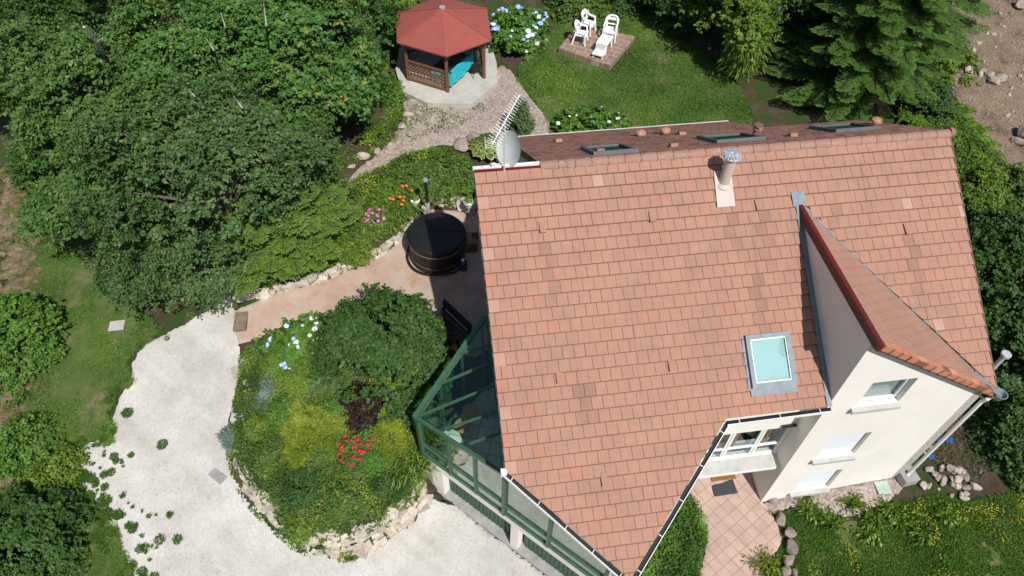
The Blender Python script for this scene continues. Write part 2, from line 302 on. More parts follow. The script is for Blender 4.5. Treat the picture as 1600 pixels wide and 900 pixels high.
# ------------------------------------------------------------------ object helpers
ORG = {}
def tag(o, label=None, cat=None, group=None, kind=None):
    if label: o['label'] = label
    if cat: o['category'] = cat
    if group: o['group'] = group
    if kind: o['kind'] = kind
    return o
def thing(name, loc, label, cat, group=None, rz=0):
    o = bpy.data.objects.new(name, None); C.objects.link(o); o.location = [float(v) for v in loc]; o.rotation_euler = (0, 0, rz)
    o.empty_display_size = .1; ORG[o.name] = np.array(loc, float); return tag(o, label, cat, group)
class MB:
    def __init__(s): s.v = []; s.f = []; s.t = []; s.n = 0
    def add(s, vs, fs, tint=None):
        vs = [tuple(float(c) for c in v) for v in vs]
        for f in fs: s.f.append(tuple(i+s.n for i in f)); s.t.append(random.random() if tint is None else tint)
        s.v += vs; s.n += len(vs)
    def hexa(s, P, tint=None):           # 8 points: bottom ring 0-3, top ring 4-7
        s.add(P, [(3, 2, 1, 0), (4, 5, 6, 7), (0, 1, 5, 4), (1, 2, 6, 5), (2, 3, 7, 6), (3, 0, 4, 7)], tint)
    def box(s, c, d, ax=None, tint=None):  # centre, full sizes, axes rows
        ax = np.eye(3) if ax is None else np.asarray(ax); c = np.asarray(c, float); d = np.asarray(d)/2
        s.hexa([c+ax[0]*d[0]*a+ax[1]*d[1]*b+ax[2]*d[2]*e for e in (-1, 1) for a, b in ((-1, -1), (1, -1), (1, 1), (-1, 1))], tint)
    def bar(s, a, b, w, h, up=(0, 0, 1)):
        a = np.asarray(a, float); b = np.asarray(b, float); x = b-a; L = np.linalg.norm(x); x = x/L; y = np.cross(up, x)
        if np.linalg.norm(y) < 1e-5: y = np.cross((1, 0, 0), x)
        y = y/np.linalg.norm(y); z = np.cross(x, y); s.box((a+b)/2, (L, w, h), (x, y, z))
    def tube(s, pts, rad, k=8, cap=True):
        P = [np.asarray(p, float) for p in pts]; rad = rad if hasattr(rad, '__len__') else [rad]*len(P); vs = []
        for i, p in enumerate(P):
            t = P[min(i+1, len(P)-1)]-P[max(i-1, 0)]; t = t/(np.linalg.norm(t)+1e-9); a = np.cross(t, (0, 0, 1)) if abs(t[2]) < .9 else np.cross(t, (1, 0, 0))
            a = a/np.linalg.norm(a); b = np.cross(t, a)
            vs += [p+rad[i]*(a*math.cos(2*math.pi*j/k)+b*math.sin(2*math.pi*j/k)) for j in range(k)]
        fs = [(i*k+j, i*k+(j+1) % k, (i+1)*k+(j+1) % k, (i+1)*k+j) for i in range(len(P)-1) for j in range(k)]
        if cap: fs += [tuple(range(k))[::-1], tuple((len(P)-1)*k+j for j in range(k))]
        s.add(vs, fs)
    def disc(s, c, r, h, k=24, ax=None):
        c = np.asarray(c, float); s.tube([c, c+np.array([0, 0, h])], r, k)
    def poly(s, pts, n, th, tint=None, side=None):
        P = [np.asarray(p, float) for p in pts]; n = np.asarray(n, float); k = len(P)
        s.add(P+[p-n*th for p in P], [tuple(range(k)), tuple(range(k, 2*k))[::-1]]+[(i, i+k, (i+1) % k+k, (i+1) % k) for i in range(k)], tint)
        if side is not None:
            for j in range(k+1): s.t[-1-j] = side
    def build(s, name, mat, parent=None, org=None, sm=False, loc=None):
        me = bpy.data.meshes.new(name)
        o0 = ORG[parent.name] if (parent and org is None) else (np.zeros(3) if org is None else np.asarray(org, float))
        v = np.array(s.v)-o0 if s.v else np.zeros((0, 3))
        me.from_pydata(v.tolist(), [], s.f); me.update()
        a = me.attributes.new('tint', 'FLOAT', 'FACE'); a.data.foreach_set('value', np.array(s.t, dtype=np.float32))
        bm = bmesh.new(); bm.from_mesh(me); bmesh.ops.recalc_face_normals(bm, faces=bm.faces); bm.to_mesh(me); bm.free()
        me.materials.append(MT[mat] if isinstance(mat, str) else mat)
        if sm:
            for p in me.polygons: p.use_smooth = True
        return link(name, me, parent, o0)
def link(name, me, parent=None, o0=np.zeros(3)):
    o = bpy.data.objects.new(name, me); C.objects.link(o)
    if parent: o.parent = parent; ORG[o.name] = ORG[parent.name]
    else: o.location = [float(v) for v in o0]; ORG[o.name] = np.asarray(o0, float)
    return o
def copy_tree(o, parent=None):
    c = o.copy(); C.objects.link(c); c.parent = parent
    for ch in [x for x in o.children]: copy_tree(ch, c)
    return c
def qmesh(name, V, nf, tint, mat):      # V (nf*4,3) quads
    me = bpy.data.meshes.new(name); me.vertices.add(nf*4); me.vertices.foreach_set('co', V.astype(np.float32).ravel())
    me.loops.add(nf*4); me.loops.foreach_set('vertex_index', np.arange(nf*4, dtype=np.int32)); me.polygons.add(nf)
    me.polygons.foreach_set('loop_start', np.arange(0, nf*4, 4, dtype=np.int32)); me.polygons.foreach_set('loop_total', np.full(nf, 4, dtype=np.int32))
    a = me.attributes.new('tint', 'FLOAT', 'FACE'); a.data.foreach_set('value', tint.astype(np.float32)); me.update(calc_edges=True)
    me.materials.append(MT[mat]); return me
def unit(v): return v/(np.linalg.norm(v, axis=-1, keepdims=True)+1e-9)
def leafmesh(name, P, Nn, size, mat, asp=.6, tint=None, D=None, fold=.25):
    n = len(P); Nn = unit(Nn); r = rng.normal(size=(n, 3)) if D is None else D+rng.normal(size=(n, 3))*.15
    a = unit(r-(r*Nn).sum(1, keepdims=True)*Nn); b = np.cross(Nn, a); s = np.asarray(size).reshape(-1, 1)*np.ones((n, 1))
    V = np.stack([P-a*s*.5, P+b*s*asp*.5+Nn*s*fold*.3+a*s*.05, P+a*s*.5-Nn*s*fold*.3, P-b*s*asp*.5+Nn*s*fold*.3+a*s*.05], 1).reshape(-1, 3)
    return qmesh(name, V, n, rng.random(n) if tint is None else tint, mat)
def strips(name, A, B, wd, mat, tint, up=None):   # thin blades from A to B
    n = len(A); d = unit(B-A); r = rng.normal(size=(n, 3)) if up is None else up+rng.normal(size=(n, 3))*.3
    s = unit(np.cross(d, r))*np.asarray(wd).reshape(-1, 1)*.5; m = A+(B-A)*.55
    V = np.stack([A-s*.5, A+s*.5, B+s*.35, B-s*.35], 1); V[:, 1] = m+s; V[:, 3] = m-s; V[:, 0] = A; V[:, 2] = B
    return qmesh(name, V.reshape(-1, 3), n, tint, mat)

# ------------------------------------------------------------------ ground sheets
def axis(lo, hi, st, far):
    a = list(np.arange(lo, hi+st/2, st)); d = st; x = hi
    while x < far: d *= 1.35; x += d; a.append(x)
    d = st; x = lo; pre = []
    while x > -far: d *= 1.35; x -= d; pre.append(x)
    return np.array(pre[::-1]+a)
def gridmesh(name, X, Y, Z, keep, mat, parent=None, kind='structure', sm=True):
    ny, nx = X.shape; idx = np.arange(nx*ny).reshape(ny, nx)
    q = np.stack([idx[:-1, :-1], idx[:-1, 1:], idx[1:, 1:], idx[1:, :-1]], -1).reshape(-1, 4)
    k = keep.ravel(); q = q[k[q].all(1)]; used = np.unique(q); mp = np.full(nx*ny, -1); mp[used] = np.arange(len(used))
    V = np.stack([X.ravel(), Y.ravel(), Z.ravel()], 1)[used]; me = bpy.data.meshes.new(name); me.from_pydata(V.tolist(), [], mp[q].tolist()); me.update()
    me.materials.append(MT[mat])
    if sm: me.polygons.foreach_set('use_smooth', np.ones(len(me.polygons), bool))
    o = link(name, me, parent)
    if kind: o['kind'] = kind
    return o
gx = axis(-24, 26, .2, 700); gy = axis(2, 46, .2, 700); X, Y = np.meshgrid(gx, gy)
Z = hz(X, Y)+(fbm(X, Y, 1.5, 3)-.5)*.05
gridmesh('ground', X, Y, Z, np.ones_like(X, bool), 'soil')
def sheet(name, poly, mat, dz=.02, cell=.1, edge=.1, esc=2.5, kind='structure', parent=None):
    P = np.asarray(poly); x0, y0 = P.min(0)-.5; x1, y1 = P.max(0)+.5
    X, Y = np.meshgrid(np.arange(x0, x1, cell), np.arange(y0, y1, cell))
    def sd(x, y): return sdist(x, y, P).reshape(x.shape)+((fbm(x, y, esc, 9, 4)-.5)*2*edge if edge else 0)
    d = sd(X, Y); e = .02; gxd = (sd(X+e, Y)-d)/e; gyd = (sd(X, Y+e)-d)/e; gl = np.hypot(gxd, gyd)+1e-6
    near = (d < 0) & (d > -cell*.75); st = np.where(near, -d/gl, 0); st = np.clip(st, 0, cell)
    X2 = X+gxd/gl*st; Y2 = Y+gyd/gl*st; keep = d > -cell*.75
    Z = hz(X2, Y2)+(fbm(X2, Y2, 1.5, 3)-.5)*.05+dz
    if dz: Z = np.where(d < 0, Z-dz*.8, Z)
    return gridmesh(name, X2, Y2, Z, keep, mat, parent, kind)
P_DRIVE = polyg([(352,470),(366,495),(376,540),(380,562),(376,600),(362,640),(356,690),(372,760),(412,808),(460,845),(520,872),(575,866),(636,824),(676,778),(694,778),(750,810),(830,870),(900,930),(960,1010),(800,1080),(300,1080),(190,960),(205,890),(180,850),(135,800),(116,745),(126,700),(172,682),(178,640),(196,600),(208,560),(258,518),(300,500)], 1)
sheet('gravel_driveway', P_DRIVE, 'drive', .03, .11, .22, 1.6)
P_LAWN1 = polyg([(20,330),(90,400),(170,440),(260,500),(215,550),(190,620),(175,690),(130,700),(118,760),(180,850),(205,900),(190,1000),(0,1000),(-60,800),(30,560)], 1)
sheet('lawn_strip', P_LAWN1, 'lawn', .045, .12, .62, 1.3)
P_LAWN2 = polyg([(800,118),(850,60),(900,10),(1000,5),(1030,50),(1140,105),(1170,160),(1180,200),(1100,260),(860,260),(858,190),(830,150)], 1)
sheet('back_lawn', P_LAWN2, 'lawn', .03, .15, .12, 1.5)
P_LAWN4 = polyg([(560,60),(620,20),(640,60),(600,130),(560,120)], 1)
P_LAWN3 = polyg([(1195,805),(1240,800),(1335,822),(1400,790),(1450,775),(1530,790),(1660,740),(1700,1000),(1200,1000),(1235,860),(1215,800)], 1)
sheet('side_lawn', P_LAWN3, 'lawn', .03, .15, .1, 1.5)
P_GRAVEL = polyg([(505,310),(560,262),(600,235),(630,190),(630,150),(700,160),(780,100),(800,112),(835,160),(868,205),(820,230),(745,238),(700,225),(640,240),(590,275),(520,312)], 1)
sheet('gravel_path', P_GRAVEL, 'gravel', .035, .11, .1, 2)
P_GRAV2 = polyg([(1190,784),(1290,760),(1400,740),(1415,765),(1375,790),(1330,812),(1290,802),(1240,790),(1215,805),(1195,800)], 1)
sheet('gravel_strip', P_GRAV2, 'gravel', .045, .1, .08, 2)
P_DIRT = polyg([(1480,-60),(1700,-60),(1700,330),(1600,300),(1560,240),(1520,200),(1490,150),(1470,80)], 1)
sheet('dirt_clearing', P_DIRT, 'dirt', .03, .16, .25, 1.2)
P_TERR = polyg([(362,488),(372,538),(405,530),(450,505),(520,490),(560,560),(690,600),(700,545),(740,560),(800,600),(830,420),(760,330),(665,328),(648,352),(624,380),(570,414),(500,442),(420,464)], 0)
sheet('terrace_path', P_TERR, 'terr', .05, .12, .0)
P_PATIO = polyg([(1060,700),(1100,735),(1090,745),(1160,700),(1190,784),(1212,812),(1222,845),(1200,885),(1175,940),(1080,940),(1100,870),(1104,840),(1090,800),(1072,772)], 0)
sheet('entrance_patio', P_PATIO, 'patio', .06, .12, .02)

# ------------------------------------------------------------------ house
ZR, M_ = 9.42, .65
house = thing('house', W(-2, 2, 0), 'cream rendered house with terracotta tiled roofs and a green glazed corner', 'house')
UR = 4.33
def clip(poly, a, b, c):      # keep a*x+b*y<=c
    out = []
    for i in range(len(poly)):
        p, q = poly[i], poly[(i+1) % len(poly)]; dp = a*p[0]+b*p[1]-c; dq = a*q[0]+b*q[1]-c
        if dp <= 0: out.append(p)
        if dp*dq < 0: t = dp/(dp-dq); out.append((p[0]+(q[0]-p[0])*t, p[1]+(q[1]-p[1])*t))
    return out
def convex(poly):             # list of halfplanes for ccw polygon
    H = []; A = sum(poly[i][0]*poly[(i+1) % len(poly)][1]-poly[(i+1) % len(poly)][0]*poly[i][1] for i in range(len(poly)))
    if A < 0: poly = poly[::-1]
    for i in range(len(poly)):
        (x0, y0), (x1, y1) = poly[i], poly[(i+1) % len(poly)]; a, b = y1-y0, -(x1-x0); H.append((a, b, a*x0+b*y0))
    return H
def tiles(mb, regs, f, nrm, b0, b1, a0, a1, tw=.272, ch=.262, seed=1, tintf=None, dirt=True):
    r = random.Random(seed); HS = [convex(p) for p in regs]; n = np.asarray(nrm, float); nw = n[0]*cu+n[1]*cv+np.array([0, 0, n[2]]); nw = nw/np.linalg.norm(nw); i = 0; b = b0
    while b < b1:
        off = (i % 2)*tw*.5+r.uniform(-.006, .006); a = a0-tw+off
        while a < a1:
            g = .0025+r.random()*.003; rect = [(a+g, b), (a+tw-g, b), (a+tw-g, b+ch+.03), (a+g, b+ch+.03)]; t = .1+.8*r.random(); jit = r.uniform(-.004, .004)
            if tintf: t = tintf(a, b, t)
            for H in HS:
                p = rect
                for h in H:
                    p = clip(p, *h)
                    if len(p) < 3: break
                if len(p) < 3: continue
                top = [W(*f(x, y))+nw*(.014+jit*.5+.040*(y-b)/ch) for x, y in p]
                mb.poly(top, nw, .03, t, 0.)
                if dirt and (t < .97 or r.random() < .5):  # dark strip along the course line: dirt plus gap shading painted into the colour
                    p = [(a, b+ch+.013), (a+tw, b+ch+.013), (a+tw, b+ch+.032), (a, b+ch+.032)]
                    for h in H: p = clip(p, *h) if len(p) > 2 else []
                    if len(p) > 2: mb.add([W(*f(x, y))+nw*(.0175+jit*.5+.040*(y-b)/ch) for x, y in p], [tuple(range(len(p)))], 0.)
            a += tw
        b += ch; i += 1
def deck(mb, regs, f, nrm, th=.14):
    n = np.asarray(nrm, float); nw = n[0]*cu+n[1]*cv+np.array([0, 0, n[2]]); nw = nw/np.linalg.norm(nw)
    for p in regs: mb.poly([W(*f(x, y))-nw*.012 for x, y in p], nw, th)
VB = 5.98                                     # left rake foot
APX, D2 = (-5.45, 8.30), (-2.68, 5.50)
def vall(u): return 1.3+u*4.25/UR
fm = lambda x, y: (x, y, ZR-M_*y)
regA = [(-8.04, .02), (0, .02), (0, 5.5), (-8.04, 5.5)]
regB = [(-8.04, 5.5), D2, APX, (-8.04, VB)]
regC = [(0, .02), (UR, .02), (UR, vall(UR)), (0, 1.3)]
mb = MB(); deck(mb, [regA, regB, regC], fm, (0, M_, 1)); mb.build('roof_deck', 'wood', house)
mb = MB()
def tf(a, b, t):
    t = t*.62+.16
    for vu, vv, vl in ((-6.45, 1.4, 1.5), (-6.0, 4.4, .7), (-1.0, 1.3, 1.2), (-1.45, 2.4, 1.4), (2.8, 2.1, 1.2), (-1.9, 1.3, .6), (.9, 1.2, .5)):
        if abs(a+.136-vu) < .15 and vv < b < vv+vl: return .068+.02*(b-vv)/vl+random.random()*.006
    if random.random() < .003: t = 1.
    elif a < -7.85: t = .9 if int(b/.262+.5) % 4 == 0 else (.6 if int(b/.262+.5) % 2 else .97)
    elif random.random() < .02: t = .88
    return t
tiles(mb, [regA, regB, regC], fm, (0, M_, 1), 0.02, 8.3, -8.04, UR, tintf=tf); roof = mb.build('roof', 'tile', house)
# wing roof (shed roof falling to the right)
ZW = 8.55
fw = lambda x, y: (y, x, ZW-.655*y)            # a = v, b = u
regW = [(1.3, .0), (5.62, .0), (5.62, UR), (5.55, UR)]
mb = MB(); deck(mb, [regW], fw, (.655, 0, 1), .14); mb.build('roof_deck', 'wood', house)
mb = MB(); tiles(mb, [regW], fw, (.655, 0, 1), 0.0, UR, 1.2, 5.62, seed=5, tintf=lambda a, b, t: .3+t*.4, dirt=False); o = mb.build('wing_roof', 'tile', house); o['label'] = 'shed roof over the wing, its tiles seen at a low angle'
mb = MB()                                      # verge tiles along the front edge of the wing roof
for i in range(15):
    u0 = .12+i*.29; p0 = W(u0, 5.66, ZW-.655*u0+.0); p1 = W(u0+.235, 5.66, ZW-.655*(u0+.235)+.03); nw = unit(cu*.655+np.array([0, 0, 1.]))
    mb.hexa([p0-nw*.10, p1-nw*.10, p1-nw*.10-cv*.16, p0-nw*.10-cv*.16, p0+nw*.06, p1+nw*.06, p1+nw*.06-cv*.16, p0+nw*.06-cv*.16])
mb.build('verge_tiles', 'tile_new', house)
# back roof
fb = lambda x, y: (x, -y, ZR-M_*y)
regK1 = [(-6.42, .02), (1.35, .02), (1.35, 5.8), (-5.9, 5.8), (-6.42, 5.2)]
regK2 = [(1.35, .02), (UR+.1, .02), (UR+.1, 3.5), (1.35, 3.5)]
mb = MB(); deck(mb, [regK1, regK2], fb, (0, -M_, 1)); mb.build('roof_deck', 'wood', house)
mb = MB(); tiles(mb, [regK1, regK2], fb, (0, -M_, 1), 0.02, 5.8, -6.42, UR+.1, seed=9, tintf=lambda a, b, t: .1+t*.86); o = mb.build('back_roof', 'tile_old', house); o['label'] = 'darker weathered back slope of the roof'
# ridge
mb = MB(); n_ = 26
for i in range(n_):
    a = -6.42+i*(UR+6.42)/n_; b = a+(UR+6.42)/n_+.03; k = 10
    for j in range(1):
        ring = [(math.cos(math.pi*q/(k-1)), math.sin(math.pi*q/(k-1))) for q in range(k)]
        vs = [W(a, c*.126, ZR-.05+s*.112) for c, s in ring]+[W(b, c*.150, ZR-.05+s*.135) for c, s in ring]
        mb.add(vs, [(q, q+1, q+k+1, q+k) for q in range(k-1)]+[tuple(range(k, 2*k)), tuple(range(k))[::-1]], .2+.6*random.random())
        mb.add([W(b-.012, c*.153, ZR-.05+s*.138) for c, s in ring]+[W(b+.006, c*.153, ZR-.05+s*.138) for c, s in ring], [(q, q+1, q+k+1, q+k) for q in range(k-1)], 0.)
mb.tube([W(UR+.02, 0, ZR), W(UR+.12, 0, ZR)], .13, 12); mb.build('ridge_cap', 'tile_ridge', house)
mb = MB(); mb.hexa([W(-8.06, -.02, ZR-.2), W(-6.42, -.02, ZR-.2), W(-6.42, -.10, ZR-.2), W(-8.06, -.10, ZR-.2), W(-8.06, -.02, ZR+.03), W(-6.42, -.02, ZR+.03), W(-6.42, -.10, ZR+.03), W(-8.06, -.10, ZR+.03)]); mb.build('ridge_board', 'white', house)
mb = MB(); mb.bar(W(-8.05, .06, ZR+.01), W(-6.42, .06, ZR-.01), .04, .06); mb.build('ridge_strip', 'red', house)
# flashing left of wing wall, head flashing, valley
nm = unit(cv*M_+np.array([0, 0, 1.]))
mb = MB()
for i in range(14):
    v0 = 1.2+i*.305; a = [(-.13, v0), (0., v0), (0., v0+.34), (-.13, v0+.34)]; mb.poly([W(*fm(x, y))+nm*(.062+.012*(y-v0)) for x, y in a], nm, .008)
a = [(-.20, 1.02), (.14, 1.02), (.14, 1.34), (-.20, 1.34)]; mb.poly([W(*fm(x, y))+nm*.075 for x, y in a], nm, .01)
mb.build('flashing', 'zinc', house)
mb = MB(); mb.bar(W(-.0, 1.35, ZW+.06), W(UR, vall(UR), ZW-.655*UR+.05), .10, .012); mb.bar(W(UR-.5, vall(UR)-.35, ZW-.655*(UR-.45)+.07), W(UR+.12, vall(UR)+.15, ZW-.655*UR+.05), .26, .02); mb.build('valley_gutter', 'zinc', house)
mb = MB(); mb.bar(W(.07, 1.25, ZW+.07), W(UR-.2, vall(UR-.2)-.1, ZW-.655*(UR-.2)+.12), .035, .04); mb.build('valley_seal', 'dark', house)
mb = MB(); mb.hexa([W(-.05, 1.2, ZW-.14), W(.05, 1.2, ZW-.14), W(.05, 5.68, ZW-.14), W(-.05, 5.68, ZW-.14), W(-.05, 1.2, ZW+.08), W(.05, 1.2, ZW+.08), W(.05, 5.68, ZW+.08), W(-.05, 5.68, ZW+.08)]); mb.build('fascia', 'red', house)
# walls
def wall(mb, p0, p1, zb, zt0, zt1, holes=(), th=.28, side=1):
    p0 = np.array(p0, float); p1 = np.array(p1, float); L = np.linalg.norm(p1-p0); d = (p1-p0)/L; inn = np.array([-d[1], d[0]])*side*th
    xs = sorted({0, L, *[h[0] for h in holes], *[h[1] for h in holes]})
    for a, b in zip(xs[:-1], xs[1:]):
        if b-a < 1e-4: continue
        hs = sorted([h for h in holes if h[0] < (a+b)/2 < h[1]], key=lambda h: h[2]); z = zb; segs = []
        for h in hs: segs.append((z, z, h[2], h[2])); z = h[3]
        segs.append((z, z, zt0+(zt1-zt0)*a/L, zt0+(zt1-zt0)*b/L))
        for z0a, z0b, z1a, z1b in segs:
            A = p0+d*a; B = p0+d*b
            mb.hexa([W(*A, z0a), W(*B, z0b), W(*(B+inn), z0b), W(*(A+inn), z0a), W(*A, z1a), W(*B, z1b), W(*(B+inn), z1b), W(*(A+inn), z1a)])
VF = 5.43
mb = MB()
H1, H2, H3 = (.80, 1.95, 5.50, 6.60), (.80, 1.93, 2.68, 3.95), (.88, 2.0, .47, 1.70)
wall(mb, (0, VF), (4.3, VF), -.6, ZW-.12, ZW-.12-.655*4.3, [H1, H2, H3], side=-1)      # front of the wing
mb.build('front_wall', 'wall', house)
mb = MB(); wall(mb, (.002, 4.32), (.002, VF-.001), -.3, ZW-.14, ZW-.14, side=-1); wall(mb, (.002, 1.2), (.002, 4.32), 2.2, ZW-.14, ZW-.14, side=-1); wall(mb, (.004, 3.0), (.004, 4.32), -.3, 2.2, 2.2, side=-1); mb.build('side_wall', 'wall', house)
mb = MB()
wall(mb, (4.3, VF), (4.3, -3.3), -.6, 5.55, 5.55, side=-1); mb.build('side_wall', 'wall', house)
mb = MB()
wall(mb, (-7.72, .1), (-7.72, 5.55), -.3, 9.1, 5.6, side=-1); mb.build('side_wall', 'wall', house)
mb = MB(); wall(mb, (-6.15, .1), (-6.15, -5.4), 1.5, 9.1, 5.6, side=1); mb.poly([W(-7.72, .1, 1.5), W(-6.1, .1, 1.5), W(-6.1, .1, 9.05), W(-7.72, .1, 9.05)], cv, -.2); mb.build('back_wall', 'wall', house)
mb = MB(); wall(mb, (-6.15, -5.4), (1.3, -5.4), 1.5, 5.6, 5.6, side=1); wall(mb, (1.3, -5.4), (1.3, -3.2), 1.5, 5.6, 7, side=1); wall(mb, (1.3, -3.2), (4.3, -3.2), 1.5, 7, 7, side=1); mb.build('back_wall', 'wall', house)
# recessed window wall over the entrance
VWN = 4.92
GH = (-3.2, -.16)
mb = MB(); wall(mb, (-3.6, VWN), (0, VWN), 2.0, 5.85, 5.85, [(.0, 3.6-.04, 2.27, 3.80)], side=-1, th=.2)
mb.build('window_wall', 'wall', house)
mb = MB(); wall(mb, (-3.6, 3.9), (0, 3.9), -.3, 2.25, 2.25, side=-1, th=.2); mb.poly([W(-3.6, VWN-.2, 2.02), W(0, VWN-.2, 2.02), W(0, 3.8, 2.02), W(-3.6, 3.8, 2.02)], (0, 0, 1), .15); mb.build('entrance_wall', 'wall', house)
fr = MB(); zA, zM, zB = 2.27, 2.80, 3.80
for z, h in ((zA+.03, .07), (zM, .09), (zB-.035, .07)): fr.bar(W(-3.6, VWN-.06, z), W(-.05, VWN-.06, z), .05, h*.75)
for u in (-.08, -.75, -.84, -1.62, -1.71, -2.5): fr.bar(W(u, VWN-.06, zA), W(u, VWN-.06, zB), .05, .055)
wn = fr.build('window', 'whitepvc', house); wn['label'] = 'wide white window above the entrance, orange curtain behind it'
g = MB(); g.poly([W(-3.6, VWN-.07, zA), W(-.05, VWN-.07, zA), W(-.05, VWN-.07, zB), W(-3.6, VWN-.07, zB)], cv, .01); g.build('pane', 'glassw', wn)
g = MB(); g.poly([W(-3.6, VWN-1.2, zA-.2), W(-.14, VWN-1.2, zA-.2), W(-.14, VWN-1.2, zB+.3), W(-3.6, VWN-1.2, zB+.3)], cv, .05)
g.poly([W(-3.6, VWN-.21, zA-.15), W(-.14, VWN-.21, zA-.15), W(-.14, VWN-1.2, zA-.15), W(-3.6, VWN-1.2, zA-.15)], (0, 0, 1), .05); g.build('room', 'inter', wn)
g = MB()
for i in range(7): g.bar(W(-1.62+i*.045, VWN-.22-.02*(i % 2), zA), W(-1.62+i*.045, VWN-.22-.02*(i % 2), zB-.05), .04, .05)
for i in range(5): g.bar(W(-.60+i*.05, VWN-.24-.02*(i % 2), zA), W(-.60+i*.05, VWN-.24-.02*(i % 2), zB-.05), .04, .05)
g.build('curtain', 'orangew', wn)
g = MB(); g.bar(W(-3.6, VWN-.30, zA+.2), W(-.2, VWN-.30, zA+.2), .02, .42); g.build('lower_blind', 'shutter', wn)
g = MB(); g.hexa([W(-3.3, VWN, 2.04), W(-.14, VWN, 2.04), W(-.14, 5.30, 2.04), W(-3.3, 5.30, 2.04), W(-3.3, VWN, 2.25), W(-.14, VWN, 2.25), W(-.14, 5.30, 2.19), W(-3.3, 5.30, 2.19)]); g.build('ledge', 'sillm', house)
g = MB(); g.bar(W(-3.3, 5.305, 2.12), W(-.14, 5.305, 2.12), .02, .10); g.build('ledge_lip', 'white', house)
g = MB(); g.bar(W(-.42, VWN+.06, 3.97), W(-.03, VWN+.06, 3.97), .06, .07); g.build('wall_light', 'dark', house)
# three windows of the wing
def wing_window(h, kind, label):
    u0, u1, z0, z1 = h; f = MB(); vv = VF-.17
    for a, b in (((u0, z0+.03), (u1, z0+.03)), ((u0, z1-.03), (u1, z1-.03))): f.bar(W(a[0], vv, a[1]), W(b[0], vv, b[1]), .06, .06)
    for u in (u0+.03, u1-.03): f.bar(W(u, vv, z0), W(u, vv, z1), .06, .06)
    wdw = f.build('window', 'whitepvc', house); wdw['label'] = label
    f = MB(); f.poly([W(u0, vv-.04, z0), W(u1, vv-.04, z0), W(u1, vv-.04, z1), W(u0, vv-.04, z1)], cv, .01)
    if kind == 'glass':
        f.build('pane', 'glassw', wdw); f = MB(); f.poly([W(u0, vv-.10, z0), W(u1-.02, vv-.10, z0), W(u1-.02, vv-.10, z1), W(u0, vv-.10, z1)], cv, .02); f.build('blind', 'greyblind', wdw)
    else:
        f = MB(); nsl = 22
        for i in range(nsl): f.bar(W(u0+.02, vv+.05, z0+(i+.5)*(z1-z0)/nsl), W(u1-.02, vv+.05, z0+(i+.5)*(z1-z0)/nsl), .018, (z1-z0)/nsl*.92)
        f.build('roller_shutter', 'shutter', wdw)
    f = MB(); f.hexa([W(u0-.08, VF-.15, z0-.16), W(u1+.04, VF-.15, z0-.16), W(u1+.04, VF+.12, z0-.16), W(u0-.10, VF+.12, z0-.16), W(u0-.10, VF-.15, z0+.01), W(u1+.04, VF-.15, z0+.01), W(u1+.04, VF+.12, z0-.05), W(u0-.10, VF+.12, z0-.05)]); f.build('sill', 'sillm', wdw)
wing_window(H1, 'glass', 'topmost window of the wing, grey glass'); wing_window(H2, 'sh', 'middle window of the wing, white shutter closed'); wing_window(H3, 'sh', 'lowest window of the wing, white shutter closed')
# gutters
def gutter(pts, name='gutter'):
    g = MB(); wl = MB()
    for a, b in zip(pts[:-1], pts[1:]):
        A = W(*a); B = W(*b); x = unit(B-A); y = unit(np.cross((0, 0, 1), x)); y = y if y@_out(a, b) > 0 else -y
        g.bar(A+y*.045-np.array([0, 0, .07]), B+y*.045-np.array([0, 0, .07]), .08, .03); g.bar(A+y*.0-np.array([0, 0, .06]), B+y*.0-np.array([0, 0, .06]), .02, .09)
        wl.bar(A+y*.095-np.array([0, 0, .05]), B+y*.095-np.array([0, 0, .05]), .016, .09)
        L = np.linalg.norm(B-A); n = int(L/.9)
        for i in range(n+1):
            p = A+(B-A)*(i+.3)/(n+.6); wl.bar(p-y*.01-np.array([0, 0, .005]), p+y*.09-np.array([0, 0, .005]), .018, .02)
    o = g.build(name, 'dark', house); wl.build('gutter_rim', 'white', o); return o
def _out(a, b): return cu*(-1 if (a[0] < -5.46 or b[0] < -5.46) else 1)+cv
def rz(u, v): return ZR-M_*v+.0
gutter([(-8.06, 5.98, rz(-8, 5.98)), (-5.47, 8.33, rz(0, 8.33))]); gutter([(-5.43, 8.33, rz(0, 8.33)), (-2.66, 5.55, rz(0, 5.55)), (0.0, 5.53, rz(0, 5.53))])
g = MB(); g.bar(W(-6.0, -5.86, 5.66), W(1.4, -5.86, 5.66), .06, .06); g.bar(W(1.4, -3.55, 7.12), W(UR+.1, -3.55, 7.12), .06, .06); g.build('gutter', 'dish', house)
g = MB(); g.box(W(-8.08, 6.0, 5.48), (.14, .12, .2), (cu, cv, (0, 0, 1))); g.build('gutter_end', 'white', house)
g = MB(); g.tube([W(4.50, 5.62, 5.50), W(4.40, 5.56, 5.32), W(4.40, 5.50, 5.1), W(4.40, 5.50, .95), W(4.30, 5.62, .75)], .05, 10); g.build('downspout', 'white', house)
g = MB(); k = 14
vs = [W(4.55+.17*math.cos(2*math.pi*j/k)*s, 5.62+.17*math.sin(2*math.pi*j/k)*s, z) for s, z in ((.5, 5.42), (1, 5.64), (.85, 5.64), (.4, 5.5)) for j in range(k)]
g.add(vs, [(i*k+j, i*k+(j+1) % k, (i+1)*k+(j+1) % k, (i+1)*k+j) for i in range(3) for j in range(k)]+[tuple(range(k))[::-1], tuple(range(3*k, 4*k))]); g.build('rain_head', 'zinc', house)
